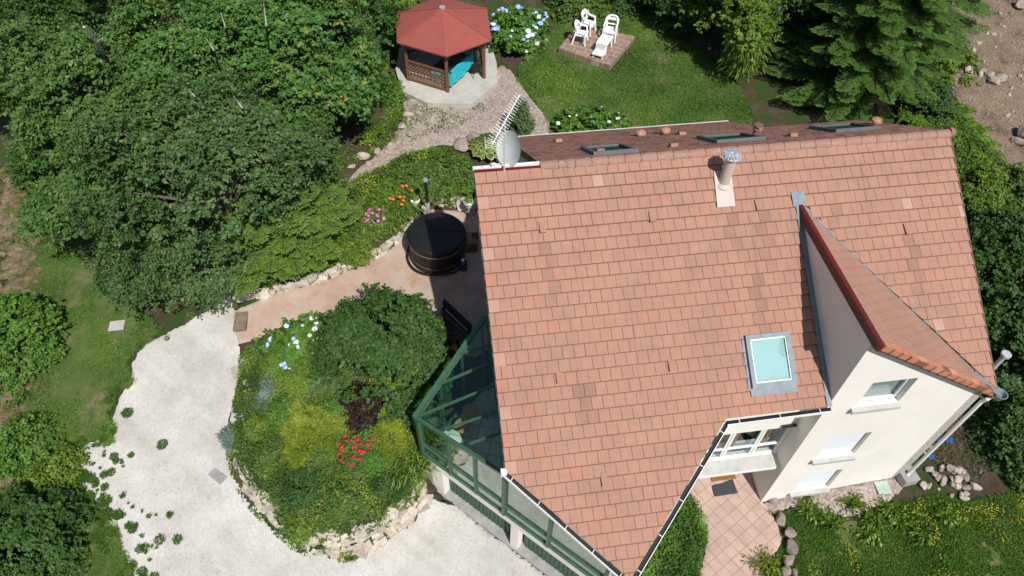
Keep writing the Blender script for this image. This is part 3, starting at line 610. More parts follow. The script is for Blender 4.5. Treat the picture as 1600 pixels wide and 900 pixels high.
# white rake boards
g = MB(); g.bar(W(-8.045, .0, ZR-.12), W(-8.045, VB, ZR-M_*VB-.12), .02, .12); g.build('rake_board', 'concd', house)
g = MB(); g.bar(W(UR+.03, .0, ZR-.08), W(UR+.03, 5.5, ZR-M_*5.5-.08), .03, .2); g.build('rake_board', 'wood', house)
# skylights
def skylight(u0, u1, v0, v1, back, blind, label):
    s = -1 if back else 1; f = fb if back else fm; nw = unit(cv*M_*s+np.array([0, 0, 1.]))
    def Q(u, v, h): return W(*f(u, v))+nw*h
    m = MB()
    def seg(a0, a1, b0, b1, h0, h1): m.hexa([Q(a0, b0, h0), Q(a1, b0, h0), Q(a1, b1, h0), Q(a0, b1, h0), Q(a0, b0, h1), Q(a1, b0, h1), Q(a1, b1, h1), Q(a0, b1, h1)])
    seg(u0, u1, v0, v0+.09, .03, .15); seg(u0, u1, v1-.09, v1, .03, .14); seg(u0, u0+.10, v0+.09, v1-.09, .03, .14); seg(u1-.10, u1, v0+.09, v1-.09, .03, .14)
    w_ = m.build('skylight', 'zincd' if back else 'zinc', house); w_['label'] = label
    m = MB(); m.poly([Q(u0+.1, v0+.09, .11), Q(u1-.1, v0+.09, .11), Q(u1-.1, v1-.09, .11), Q(u0+.1, v1-.09, .11)], nw, .01); m.build('pane', 'glassw' if blind else 'glass', w_)
    m = MB(); m.poly([Q(u0+.1, v0+.09, .075), Q(u1-.1, v0+.09, .075), Q(u1-.1, v1-.09, .075), Q(u0+.1, v1-.09, .075)], nw, .01); m.build('blind' if blind else 'room', 'blind' if blind else 'inter', w_)
    m = MB(); m.poly([Q(u0-.03, v1+.001, .062), Q(u1+.03, v1+.001, .062), Q(u1+.03, v1+.16, .070), Q(u0-.03, v1+.16, .070)], nw, .01)
    m.poly([Q(u0-.07, v0, .058), Q(u0-.001, v0, .058), Q(u0-.001, v1, .058), Q(u0-.07, v1, .058)], nw, .01); m.poly([Q(u1+.001, v0, .058), Q(u1+.07, v0, .058), Q(u1+.07, v1, .058), Q(u1+.001, v1, .058)], nw, .01); m.build('flashing', 'zinc', w_)
    if blind:
        m = MB(); t = .03
        for a0, a1, b0, b1 in ((u0+.1, u1-.1, v0+.09, v0+.09+t), (u0+.1, u1-.1, v1-.09-t, v1-.09), (u0+.1, u0+.1+t, v0+.1, v1-.1), (u1-.1-t, u1-.1, v0+.1, v1-.1)): m.poly([Q(a0, b0, .125), Q(a1, b0, .125), Q(a1, b1, .125), Q(a0, b1, .125)], nw, .012)
        m.build('inner_frame', 'dish', w_)
skylight(-1.95, -.84, 3.90, 4.97, False, True, 'front slope skylight with a pale turquoise blind')
skylight(-4.95, -3.80, .45, 1.70, True, False, 'back slope skylight nearest the satellite dish')
skylight(-1.50, -.15, .85, 2.05, True, False, 'middle skylight of the back slope'); skylight(2.05, 3.4, 1.15, 2.35, True, False, 'back slope skylight nearest the spruce')
# little roof vents
for (u, v) in [(-6.55, 1.32), (-3.83, 1.30), (-1.1, 1.26), (2.7, 2.05), (-6.56, 4.34), (-3.84, 4.35), (-5.79, 6.39)]:
    m = MB(); a = [W(u-.07, v-.14, ZR-M_*(v-.14))+nm*.05, W(u+.07, v-.14, ZR-M_*(v-.14))+nm*.05, W(u+.07, v+.1, ZR-M_*(v+.1))+nm*.05, W(u-.07, v+.1, ZR-M_*(v+.1))+nm*.05]
    m.hexa([*a, a[0]+nm*.01, a[1]+nm*.01, a[2]+nm*.08, a[3]+nm*.08]); m.build('roof_vent', 'tile', house)
for (u, v) in [(-5.09, 3.75), (-4.63, .94), (-1.42, 3.23), (-2.65, .96), (.78, 1.13)]:
    nb = unit(-cv*M_+np.array([0, 0, 1.])); m = MB(); m.box(W(*fb(u, v))+nb*.08, (.2, .2, .12), (cu, unit(np.cross(nb, cu)), nb)); m.build('roof_vent', 'tile', house)
for (u, v, h) in [(-2.56, 3.66, .26), (-1.78, 3.68, .30), (4.1, 2.33, .28)]:
    p = W(*fb(u, v)); m = MB(); m.tube([p, p+[0, 0, h*.6]], .07, 10); m.tube([p+[0, 0, h*.6], p+[0, 0, h*.8], p+[0, 0, h]], [.16, .15, .05], 12); m.build('vent_cowl', 'tile', house)
p = W(*fb(.08, 1.79)); m = MB(); m.tube([p, p+[0, 0, .30]], .10, 12); m.tube([p+[0, 0, .30], p+[0, 0, .34]], .125, 12); m.tube([p+[0, 0, .41], p+[0, 0, .44]], .125, 12)
for i in range(4): m.bar(p+[.11*math.cos(i*1.57), .11*math.sin(i*1.57), .33], p+[.11*math.cos(i*1.57), .11*math.sin(i*1.57), .42], .03, .03)
m.build('chimney_pot', 'tile', house)
# flue
pb = W(-1.89, .72, 8.95); m = MB(); m.tube([pb+[0, 0, -.15], pb+[0, 0, .80]], .135, 20); flue = m.build('flue', 'buff', house, sm=False)
m = MB(); k = 20; m.tube([pb+[0, 0, .02], pb+[0, 0, .08]], [.24, .16], 20); m.build('collar', 'buff', flue)
m = MB(); m.poly([W(u, v, ZR-M_*v)+nm*.085 for u, v in ((-2.12, .45), (-1.68, .45), (-1.70, 1.22), (-2.16, 1.22))], nm, .03); m.build('flashing', 'buff', flue)
m = MB(); m.tube([pb+[0, 0, .80], pb+[0, 0, .86]], .10, 12); m.tube([pb+[0, 0, .86], pb+[0, 0, .90], pb+[0, 0, .95]], [.20, .215, .08], 16)
for i in range(16):
    a = i*math.pi/8; m.bar(pb+[.05*math.cos(a), .05*math.sin(a), .965], pb+[.21*math.cos(a), .21*math.sin(a), .93+.02*(i % 2)], .05, .012)
m.build('cowl', 'foil', flue)
# side flue right
p = W(4.75, 4.9, 5.2); m = MB(); m.tube([p+[0, 0, -1.2], p+[0, 0, 1.05]], .06, 12); sfl = m.build('flue', 'alu', house); sfl['label'] = 'slim white pipe beside the right roof edge'
m = MB(); m.tube([p+[0, 0, 1.05], p+[0, 0, 1.12]], .12, 14); m.build('cowl', 'alu', sfl)

# ---- garage level and glazed corner
KF = 13.5
def FP(u, z, o=0.): return W(u-o*.7071, u+KF+o*.7071, z)   # point on facade plane, o = outwards
mb = MB()
def fwall(u0, u1, zb, zt0, zt1, holes=(), th=.25, o=0.):
    hs = [((a-u0)*1.4142, (b-u0)*1.4142, c, d) for a, b, c, d in holes]; wall(mb, (u0-o*.7071, u0+KF+o*.7071), (u1-o*.7071, u1+KF+o*.7071), zb, zt0, zt1, hs, th, -1)
fwall(-10.05, -5.45, -.4, 1.92, 1.92, [(-9.56, -7.80, -.45, 1.54), (-7.62, -5.75, -.45, 1.54)], .25)
wall(mb, (-10.05, -10.05+KF), (-8.0, 1.40), .3, 1.92, 1.92, th=.25, side=1)
mb.build('garage_wall', 'wall', house)
mb = MB(); fwall(-5.70, -5.45, 1.92, 3.85, 3.75, th=.2); 
A_ = [FP(-7.95, 4.28, .01), FP(-5.70, 4.28, .01), FP(-5.70, ZR-M_*(7.8)-.14, .01), FP(-7.95, ZR-M_*5.55-.16, .01)]
mb.hexa([FP(-7.95, 4.30, 0), FP(-6.85, 4.30, 0), FP(-6.85, 4.30, -.2), FP(-7.95, 4.30, -.2), FP(-7.95, 5.45, 0), FP(-6.85, 4.78, 0), FP(-6.85, 4.78, -.2), FP(-7.95, 5.45, -.2)])
mb.hexa([FP(-6.85, 4.30, 0), FP(-5.45, 3.80, 0), FP(-5.45, 3.80, -.2), FP(-6.85, 4.30, -.2), FP(-6.85, 4.78, 0), FP(-5.45, 3.92, 0), FP(-5.45, 3.92, -.2), FP(-6.85, 4.78, -.2)])
mb.build('upper_wall', 'wall', house)
wall_d = MB(); mb = wall_d; wall(mb, (-5.45, 8.05), (-2.75, 5.35), -.4, 3.9, 5.5, side=-1); mb.poly([W(-2.9, 5.2, 0), W(-2.75, 5.35, 0), W(-2.75, 5.35, 5.6), W(-2.9, 5.2, 5.6)], cu, .1); mb.build('diagonal_wall', 'wall', house)
# corrugated doors
for (a, b, lab) in ((-9.55, -7.85, 'left of the two green garage doors'), (-7.57, -5.80, 'right of the two green garage doors')):
    m = MB(); n = 34
    for i in range(n):
        u = a+(b-a)*(i+.5)/n; o = -.25+(.025 if i % 2 else 0); P = FP(u, .75, o); m.box(P, ((b-a)*1.414/n, .03, 1.6), (unit(cu+cv), unit(cv-cu), (0, 0, 1)))
    d = m.build('garage_door', 'greend', house); d['label'] = lab
m = MB(); m.poly([FP(-9.75, .06, .06), FP(-5.2, .05, .06), FP(-5.2, .06, -.55), FP(-9.75, .08, -.55)], (0, 0, 1), .3); m.build('garage_threshold', 'concd', house)
m = MB(); m.poly([FP(-9.7, 1.75, -.6), FP(-5.2, 1.75, -.6), FP(-5.2, 1.75, -.26), FP(-9.7, 1.75, -.26)], (0, 0, 1), .1); m.poly([FP(-9.7, 1.8, -.62), FP(-5.2, 1.8, -.62), FP(-5.2, -.3, -.62), FP(-9.7, -.3, -.62)], unit(cv-cu), .1); m.build('garage_back', 'inter', house)
# conservatory
cons = MB(); cons.box(W(-9.0, 3.4, 1.85), (.02, .02, .02)); 
def czp(u, v): return 4.05+.3917*(u+10.05)-.1975*(v-3.46)
cons = MB()
ZF = lambda u: czp(u, u+KF) if u < -8.0 else 4.28
PT = [-10.03, -9.30, -8.66, -7.97]
for i, u in enumerate(PT):
    wdt = .10 if i in (0, 3) else .06; cons.bar(FP(u, 1.95, .02), FP(u, ZF(u)-.02, .02), wdt, wdt, up=unit(cv-cu))
for u in (-6.95, -5.74): cons.bar(FP(u, 1.95, .02), FP(u, 4.25, .02), .085, .085, up=unit(cv-cu))
cons.bar(FP(-10.05, 1.99, .0), FP(-5.70, 1.99, .0), .07, .09); cons.bar(FP(-10.05, 2.62, .02), FP(-7.95, 2.62, .02), .05, .05); cons.bar(FP(-7.95, 2.55, .02), FP(-5.74, 2.55, .02), .05, .05)
cons.bar(FP(-7.95, 4.27, .02), FP(-5.70, 4.27, .02), .09, .08)
cons.bar(FP(-10.10, czp(-10.1, 3.4), .04), FP(-7.98, czp(-7.98, 5.52), .04), .09, .10)
cons.bar(W(-10.12, 3.46, 4.02), W(-7.98, 1.32, czp(-7.98, 1.35)), .13, .12)
cons.bar(W(-10.07, 3.42, 1.97), W(-8.0, 1.40, 1.97), .12, .10)
for u, v in ((-9.35, 2.72), (-8.7, 2.07), (-8.05, 1.42)): cons.bar(W(u, v, 1.95), W(u, v, czp(u, v)), .08, .08)
cons.bar(W(-7.92, 1.3, 5.27), W(-7.92, 5.5, 4.45), .12, .14)
def cp(px_, py_):
    q = plane(px_, py_, -.3917, .1975, 1, 4.05+.3917*10.05+.1975*3.46); return W(q[0], q[1], q[2])
for a, b in (((652, 652), (772, 603)), ((695.7, 671), (781, 643)), ((734, 694), (783, 677)), ((687.6, 600.5), (765, 568)), ((718, 554), (762, 541))): cons.bar(cp(*a)+[0, 0, .02], cp(*b)+[0, 0, .02], .05, .07)
cons.bar(cp(674, 628)+[0, 0, .03], cp(677, 627)+[0, 0, .03], .05, .05)
co = cons.build('conservatory', 'green', house); co['label'] = 'green framed glazed conservatory on the corner of the house'
g = MB(); g.poly([W(-10.05, 3.44, 4.03), W(-7.95, 5.45, czp(-7.95, 5.45)), W(-7.95, 1.4, czp(-7.95, 1.4))], (0, 0, 1), .01); g.build('roof_glass', 'glass', co)
g = MB(); g.poly([FP(-10.0, 1.97, -.01), FP(-8.0, 1.97, -.01), FP(-8.0, ZF(-8.001), -.01), FP(-10.0, ZF(-10.), -.01)], unit(cv-cu), .01); g.poly([FP(-7.93, 1.97, -.01), FP(-5.74, 1.97, -.01), FP(-5.74, 4.27, -.01), FP(-7.93, 4.27, -.01)], unit(cv-cu), .01); g.build('front_glass', 'glassf', co)
g = MB(); g.poly([W(-10.02, 3.39, 1.97), W(-8.0, 1.42, 1.97), W(-8.0, 1.42, 5.2), W(-10.02, 3.39, 4.0)], unit(-cu-cv), .01); g.build('side_glass', 'glass', co)
g = MB(); g.poly([W(-10.0, 3.42, 1.93), FP(-8.0, 1.93, -.02), FP(-5.6, 1.93, -.02), W(-5.6, 5.6, 1.93), W(-7.7, 5.2, 1.93), W(-7.7, 1.2, 1.93), W(-8.0, 1.5, 1.93)], (0, 0, 1), .1); g.build('floor', 'ctile', co)
g = MB(); g.poly([W(-5.6, 5.9, 1.9), W(-7.75, 5.6, 1.9), W(-7.75, 5.6, 4.6), W(-5.6, 5.9, 4.0)], cv, .1); g.build('inner_wall', 'conc', co)
def stool(px_, py_, mat, label, r=.24, h=.45, name='stool'):
    P = at(px_, py_, 1.93+h); t = thing(name, (P[0], P[1], 1.93), label, 'table' if name == 'side_table' else 'stool'); m = MB(); b = ORG[t.name]
    m.tube([b+[0, 0, h-.07], b+[0, 0, h-.03], b+[0, 0, h]], [r*.96, r, r*.93], 20); m.build('table_top' if name == 'side_table' else 'seat', mat, t)
    for i in range(3):
        a = i*2.1+.5; m = MB(); m.tube([b+[r*.8*math.cos(a), r*.8*math.sin(a), 0], b+[r*.6*math.cos(a), r*.6*math.sin(a), h-.06]], .02, 8); m.build('leg', 'wood', t)
stool(735, 640, 'orangew', 'round tan stool inside the conservatory, nearer the house wall'); stool(722, 664, 'orangew', 'round tan stool inside the conservatory, nearer the front glass'); stool(762, 633, 'concd', 'round grey table inside the conservatory', .2, .5, 'side_table')

# ------------------------------------------------------------------ dish, antenna
P = at(795, 233, 9.75); t = thing('satellite_dish', P+[0, .1, -1.1], 'pale grey oval satellite dish on a mast at the roof corner', 'satellite dish')
n_ = unit(np.array([-.73, -.56, .39])); a_ = unit(np.cross((0, 0, 1), n_)); b_ = np.cross(n_, a_); k = 32; vs = []
for i in range(7):
    r = i/6; vs += [P+(a_*math.cos(2*math.pi*j/k)*.43+b_*math.sin(2*math.pi*j/k)*.45)*r+n_*(.09*r*r-.07) for j in range(k)]
fs = [(i*k+j, i*k+(j+1) % k, (i+1)*k+(j+1) % k, (i+1)*k+j) for i in range(6) for j in range(k)]
m = MB(); m.add(vs, fs, .5); m.add([np.array(v)-n_*.012 for v in vs], fs, .5); m.build('reflector', 'dish', t, sm=True)
m = MB(); m.tube([P+[0, .1, -1.1], P-n_*.09+[0, .02, -.1], P-n_*.09], .025, 8); m.build('mast', 'alu', t)
q = P-b_*.42+n_*.40; m = MB(); m.tube([P-b_*.38, q], .012, 6); m.build('arm', 'alu', t); m = MB(); m.tube([q, q-n_*.12+b_*.03], [.045, .03], 10); m.build('receiver', 'dish', t)
A = at(769, 226, 10.75); B = at(812, 148, 10.95); t = thing('tv_antenna', W(-7.2, -.35, 8.4), 'long white yagi aerial on a mast above the dwarf conifer', 'aerial')
m = MB(); m.tube([A, B], .012, 6); m.build('boom', 'whitepvc', t); d = unit(B-A); sx = unit(np.cross(d, (0, 0, 1))); m = MB(); n = 18
for i in range(n):
    p = A+(B-A)*(i+1)/(n+.5); L = .15-.003*i
    for s in (1, -1): m.tube([p, p+sx*L*s+np.array([0, 0, .07])], .0045, 4); m.tube([p, p+sx*L*s-np.array([0, 0, .07])], .0045, 4)
m.build('elements', 'alu', t)
m = MB()
for i in range(4): m.tube([A-sx*.17+[0, 0, -.1+i*.06], A+sx*.17+[0, 0, -.1+i*.06]], .004, 4)
for s in (-.17, 0, .17): m.tube([A+sx*s+[0, 0, -.17], A+sx*s+[0, 0, .17]], .006, 4)
m.build('reflector', 'whitepvc', t); mid = A+(B-A)*.45; m = MB(); m.tube([np.array([mid[0], mid[1], 8.4]), mid], .02, 8); m.build('mast', 'alu', t)

# ------------------------------------------------------------------ gazebo
GC = np.array([-3.15, 26.87]); GZ = 3.42
hexv = [np.array(p) for p in ((-4.87, 25.48), (-2.84, 24.58), (-1.12, 25.87), (-1.42, 28.30), (-3.45, 29.16), (-5.20, 27.75))]
t = thing('gazebo', (GC[0], GC[1], GZ), 'open wooden garden pavilion with a red felt roof', 'gazebo')
ap = np.array([GC[0], GC[1], 6.05]); m = MB(); E_ = [np.array([*p, 5.30]) for p in hexv]
m.add(E_+[ap]+[e-[0, 0, .06] for e in E_]+[ap-[0, 0, .07]], [(i, (i+1) % 6, 6) for i in range(6)]+[((i+1) % 6+7, i+7, 13) for i in range(6)]+[(i, i+7, (i+1) % 6+7, (i+1) % 6) for i in range(6)]); m.build('roof', 'gazroof', t)
m = MB()
for i in range(6): m.bar(E_[i]+[0, 0, .012], ap+[0, 0, .012], .10, .012)
m.build('hip_strip', 'gazroof', t); m = MB(); m.tube([ap-[0, 0, .03], ap+[0, 0, .04]], .13, 14); m.build('roof_cap', 'concd', t)
PP = [GC+(p-GC)*.84 for p in hexv]
for i, p in enumerate(PP):
    m = MB(); m.bar(np.array([*p, GZ]), np.array([*p, 5.36]), .12, .12, up=(1, 0, 0)); m.build('post', 'wood', t)
    q = PP[(i+1) % 6]; m = MB(); a = np.array([*p, 5.27]); b = np.array([*q, 5.27]); m.bar(a, b, .08, .12); x = unit(b-a)
    m.bar(a+x*.05-[0, 0, .38], a+x*.38-[0, 0, .05], .06, .06); m.bar(b-x*.05-[0, 0, .38], b-x*.38-[0, 0, .05], .06, .06); m.build('beam', 'wood', t)
    if i in (0, 3, 4, 5, 2):
        m = MB(); a = np.array([*p, GZ+.92]); b = np.array([*q, GZ+.92]); m.bar(a, b, .09, .07); m.bar(a-[0, 0, .84], b-[0, 0, .84], .07, .06); rail = m.build('railing', 'wood', t)
        m = MB(); L = np.linalg.norm(b-a); x = (b-a)/L; nn = 12
        for s in (1, -1):
            for j in range(-8, nn+1):
                x0 = j*L/nn; pts = []
                for zz in (0, .78):
                    pts.append((x0+(zz if s > 0 else .78-zz), zz))
                (xa, za), (xb, zb) = pts
                lo, hi = min(xa, xb), max(xa, xb)
                if hi <= 0.02 or lo >= L-.02: continue
                def cl(xx, xa=xa, za=za, xb=xb, zb=zb): return za+(zb-za)*(xx-xa)/(xb-xa)
                l2, h2 = max(lo, 0), min(hi, L); A1 = a-[0, 0, .82]+x*l2+np.array([0, 0, cl(l2)]); B1 = a-[0, 0, .82]+x*h2+np.array([0, 0, cl(h2)])
                off = np.cross(x, (0, 0, 1))*.012*s; m.bar(A1+off, B1+off, .012, .035)
        m.build('lattice', 'woodl', rail)
SL = [(618,108),(628,142),(668,161),(738,162),(778,128),(776,98),(765,60),(700,30),(630,45)]
sp = [at(a, b, GZ) for a, b in SL]; m = MB(); m.poly([p+[0, 0, 0] for p in sp], (0, 0, 1), .45); o = m.build('concrete_slab', 'conc', None); o['kind'] = 'structure'
# cloth-covered table in the gazebo
P0 = at(722, 108, GZ+.7); ang = R_(62); ax = np.array([[math.cos(ang), math.sin(ang), 0], [-math.sin(ang), math.cos(ang), 0], [0, 0, 1.]])
ctr = np.array([*(at(707, 95, GZ+.7)[:2]), GZ]); t = thing('covered_table', ctr, 'dark topped table hung with a turquoise cloth under the gazebo', 'table')
m = MB(); m.box(ctr+[0, 0, .70], (1.7, .92, .04), ax); m.build('table_top', 'black', t)
m = MB(); L, w_ = .87, .48
path = [(-L, -w_), (L, -w_), (L, w_), (-L, w_), (-L, -w_)]; vs = []; nn = 0
for (x0, y0), (x1, y1) in zip(path[:-1], path[1:]):
    for q in np.linspace(0, 1, 12, endpoint=False):
        x, y = x0+(x1-x0)*q, y0+(y1-y0)*q; wv = .02*math.sin(nn*1.7); vs += [ctr+ax[0]*x*.97+ax[1]*y*.97+ax[2]*.735, ctr+ax[0]*(x*(1.03)+wv)+ax[1]*(y*1.04+wv)+ax[2]*(.16+.02*math.sin(nn*.9))]; nn += 1
m.add(vs, [(2*i, 2*i+1, (2*i+3) % (2*nn), (2*i+2) % (2*nn)) for i in range(nn)], .5)
m.box(ctr+ax[0]*(L-.10)+[0, 0, .735], (.2, .9, .02), ax); m.box(ctr+ax[1]*(-w_+.06)+[0, 0, .735], (1.5, .12, .02), ax); m.build('cloth', 'turq', t)
for a, b in ((-1, -1), (1, -1), (1, 1), (-1, 1)):
    m = MB(); p = ctr+ax[0]*.75*a+ax[1]*.38*b; m.bar(p, p+[0, 0, .68], .06, .06, up=(1, 0, 0)); m.build('leg', 'dark', t)
def wire_chair(px_, py_, rz, label, g):
    P = at(px_, py_, GZ); t = thing('garden_chair', P, label, 'chair', g, 0); c, s = math.cos(rz), math.sin(rz)
    def L(x, y, z): return P+np.array([c*x-s*y, s*x+c*y, z])
    m = MB(); m.tube([L(0, 0, .43), L(0, 0, .46)], [.21, .21], 18); m.build('seat', 'dark', t)
    m = MB(); m.tube([L(-.2, .14, .45)]+[L(.22*math.sin(a), .2+.03*math.cos(a), .62+.26*math.cos(a)) for a in np.linspace(-1.8, 1.8, 11)]+[L(.2, .14, .45)], .014, 6)
    for x in (-.1, 0, .1): m.tube([L(x, .17, .45), L(x, .22, .84)], .008, 5)
    m.build('backrest', 'dark', t)
    for a, b in ((-1, -1), (1, -1), (1, 1), (-1, 1)): m = MB(); m.tube([L(.13*a, .13*b, .44), L(.2*a, .2*b, 0)], .012, 6); m.build('leg', 'dark', t)
wire_chair(744, 118, -1.2, 'black metal chair in the gazebo in front of the lattice', None)

# ------------------------------------------------------------------ stone patio and white furniture
pq = [G(*p) for p in ((872, 84), (905, 38), (992, 64), (952, 112))]; zt = max(p[2] for p in pq)+.04
m = MB(); m.poly([np.array([p[0], p[1], zt]) for p in pq], (0, 0, 1), .4); o = m.build('stone_patio', 'flag', None); o['kind'] = 'structure'
def plastic_chair(px_, py_, rz, label):
    P = at(px_, py_, zt); t = thing('plastic_chair', P, label, 'chair', 'white plastic chairs on the stone patio'); c, s = math.cos(rz), math.sin(rz)
    def L(x, y, z): return P+np.array([c*x-s*y, s*x+c*y, z])
    def B(m, x0, x1, y0, y1, z0, z1): m.hexa([L(x0, y0, z0), L(x1, y0, z0), L(x1, y1, z0), L(x0, y1, z0), L(x0, y0, z1), L(x1, y0, z1), L(x1, y1, z1), L(x0, y1, z1)])
    m = MB(); B(m, -.24, .24, -.25, .22, .41, .45); B(m, -.24, .24, -.27, -.25, .36, .44); m.build('seat', 'whitepvc', t)
    m = MB()
    for a, b in zip(*(lambda A: (A[:-1], A[1:]))([L(-.27, -.18, .66), L(-.27, .12, .68), L(-.25, .24, .84), L(-.14, .29, .93), L(0, .30, .95), L(.14, .29, .93), L(.25, .24, .84), L(.27, .12, .68), L(.27, -.18, .66)])): m.bar(a, b, .07, .05)
    for x in (-.2, .2): m.bar(L(x, .2, .44), L(x*1.15, .27, .86), .045, .04)
    m.bar(L(-.2, .27, .80), L(.2, .27, .80), .03, .12); m.bar(L(-.19, .23, .58), L(.19, .23, .58), .03, .05); m.build('backrest', 'whitepvc', t)
    for x in (-1, 1):
        m = MB(); m.bar(L(.27*x, -.17, .66), L(.29*x, -.26, 0), .05, .06); m.build('leg', 'whitepvc', t)
        m = MB(); m.bar(L(.25*x, .20, .60), L(.28*x, .33, 0), .05, .06); m.build('leg', 'whitepvc', t)
plastic_chair(907, 66, R_(75), 'white plastic armchair nearest the grass edge, left front of the patio')
plastic_chair(918, 50, R_(62), 'white plastic armchair at the back left of the patio')
plastic_chair(952, 60, R_(-15), 'white plastic armchair behind the long white table')
P = at(941, 80, zt); c_, s_ = math.cos(R_(66)), math.sin(R_(66)); t = thing('lounge_table', P, 'long low white plastic table with a slatted step at its end', 'table')
ax = np.array([[c_, s_, 0], [-s_, c_, 0], [0, 0, 1.]])
m = MB(); m.box(P+ax[0]*.16+[0, 0, .46], (.80, .52, .05), ax); m.build('table_top', 'whitepvc', t)
m = MB(); m.box(P-ax[0]*.46+[0, 0, .17], (.40, .50, .05), ax)
for i in range(6): m.box(P-ax[0]*.255+[0, 0, .21+i*.04], (.02, .46, .015), ax)
m.build('step', 'whitepvc', t)
for a, b in ((-.22, -1), (-.22, 1), (.5, -1), (.5, 1)):
    m = MB(); p = P+ax[0]*a+ax[1]*.22*b; m.bar(p, p+[0, 0, .44], .06, .05, up=(1, 0, 0)); m.build('leg', 'whitepvc', t)
for b in (-1, 1): m = MB(); p = P-ax[0]*.58+ax[1]*.2*b; m.bar(p, p+[0, 0, .15], .06, .05, up=(1, 0, 0)); m.build('leg', 'whitepvc', t)

# ------------------------------------------------------------------ hot tub
TZ = 2.50; TB = W(-9.03, -3.78, TZ); t = thing('hot_tub', TB, 'round black wooden hot tub with a black cover and stove pipe', 'hot tub')
m = MB(); n = 44; r = .92
for i in range(n):
    a = 2*math.pi*i/n; m.box(TB+[r*math.cos(a), r*math.sin(a), .52], (.045, 2*math.pi*r/n*.94, 1.0), ((math.cos(a), math.sin(a), 0), (-math.sin(a), math.cos(a), 0), (0, 0, 1)))
m.tube([TB+[0, 0, .05], TB+[0, 0, .95]], r-.03, 44); m.build('barrel', 'stave', t)
def ring(c, R, rr, k=40, kk=6): return [c+np.array([R*math.cos(2*math.pi*j/k), R*math.sin(2*math.pi*j/k), 0]) for j in range(k+1)], rr, kk
for z in (.22, .78):
    m = MB(); pts = [TB+[(r+.035)*math.cos(2*math.pi*j/48), (r+.035)*math.sin(2*math.pi*j/48), z] for j in range(48)]
    vs = [p+[0, 0, dz] for dz in (-.02, .02) for p in pts]+[TB+np.array([(r+.02)*math.cos(2*math.pi*j/48), (r+.02)*math.sin(2*math.pi*j/48), z+dz]) for dz in (.02, -.02) for j in range(48)]
    m.add(vs, [(i*48+j, i*48+(j+1) % 48, ((i+1) % 4)*48+(j+1) % 48, ((i+1) % 4)*48+j) for i in range(4) for j in range(48)]); m.build('steel_band', 'steel', t)
m = MB(); m.tube([TB+[0, 0, z] for z in (.90, 1.03, 1.09, 1.12, 1.13)], [.985, .99, .95, .6, .02], 44); m.build('cover', 'black', t, sm=False)
m = MB(); m.bar(TB+[-.93, .05, 1.135], TB+[.93, .05, 1.135], .025, .02); m.build('cover_seam', 'dark', t)
sp_ = at(668, 318, TZ+1.3); m = MB(); sb = np.array([sp_[0], sp_[1], TZ]); m.tube([sb+[0, 0, .2], sb+[0, 0, 1.35]], .075, 12); m.build('stove', 'alu', t)
m = MB(); m.tube([sb+[0, 0, 1.3], sb+[0, 0, 2.35]], .055, 12); fl = m.build('flue', 'stave', t); m = MB(); m.tube([sb+[0, 0, 2.35], sb+[0, 0, 2.4], sb+[0, 0, 2.47]], [.11, .10, .03], 14); m.build('cowl', 'zinc', fl)
m = MB(); m.tube([TB+[1.06*math.cos(a), 1.06*math.sin(a)-.02, .08+.04*math.sin(3*a)] for a in np.linspace(R_(160), R_(318), 26)], .035, 8); m.build('hose', 'black', t)
P = at(724, 420, TZ); t = thing('pump', P, 'small navy pump canister on the terrace beside the hot tub', 'pump'); m = MB(); m.tube([P, P+[0, 0, .06], P+[0, 0, .34], P+[0, 0, .42]], [.12, .14, .14, .06], 16); m.build('canister', 'navy', t)
m = MB(); m.tube([P+[0, 0, .40], P+[0, 0, .47]], .05, 12); m.build('cap', 'whitepvc', t); m = MB(); m.tube([P+[-.1, 0, .15], P+[-.25, -.03, .2], P+[-.42, .02, .12]], .03, 8); m.build('hose', 'black', t)
P = at(738, 385, TZ); t = thing('wooden_steps', P, 'weathered grey wooden steps between hot tub and house wall', 'steps')
for i in range(2):
    m = MB(); m.box(P+np.array([.18*i-.1, .02*i, .42-.2*i]), (.2, .58, .04), (cu, cv, (0, 0, 1))); m.build('tread', 'woodl', t)
for s in (-1, 1): m = MB(); m.box(P+np.array([0, .27*s, .2]), (.4, .04, .4), (cu, cv, (0, 0, 1))); m.build('side_panel', 'wood', t)
P = at(729, 368, TZ+.3); t = thing('bucket', [P[0], P[1], TZ+.1], 'blue plastic bucket tucked between hot tub and steps', 'bucket'); b = ORG[t.name]
m = MB(); m.tube([b, b+[0, 0, .3]], [.11, .14], 16); m.build('pail', 'blue', t); m = MB(); m.tube([b+[.14*math.cos(a), 0, .3+.13*math.sin(a)] for a in np.linspace(0, math.pi, 9)], .007, 5); m.build('handle', 'alu', t)
# bench
P = at(705, 520, 2.42); t = thing('garden_bench', P, 'dark slatted bench in the shade beside the conservatory', 'bench'); a = R_(-47)
ax = np.array([[math.cos(a), math.sin(a), 0], [-math.sin(a), math.cos(a), 0], [0, 0, 1.]])
m = MB()
for i in range(4): m.box(P+ax[1]*(-.18+i*.12)+[0, 0, .44], (1.4, .09, .03), ax)
m.build('seat', 'stave', t); m = MB()
for i in range(3): m.box(P+ax[1]*(.27+i*.02)+[0, 0, .55+i*.12], (1.4, .03, .09), ax)
m.build('backrest', 'stave', t)
for x in (-.62, .62):
    for y in (-.2, .24): m = MB(); p = P+ax[0]*x+ax[1]*y; m.bar(p, p+[0, 0, .43 if y < 0 else .85], .06, .06, up=(1, 0, 0)); m.build('leg', 'stave', t)
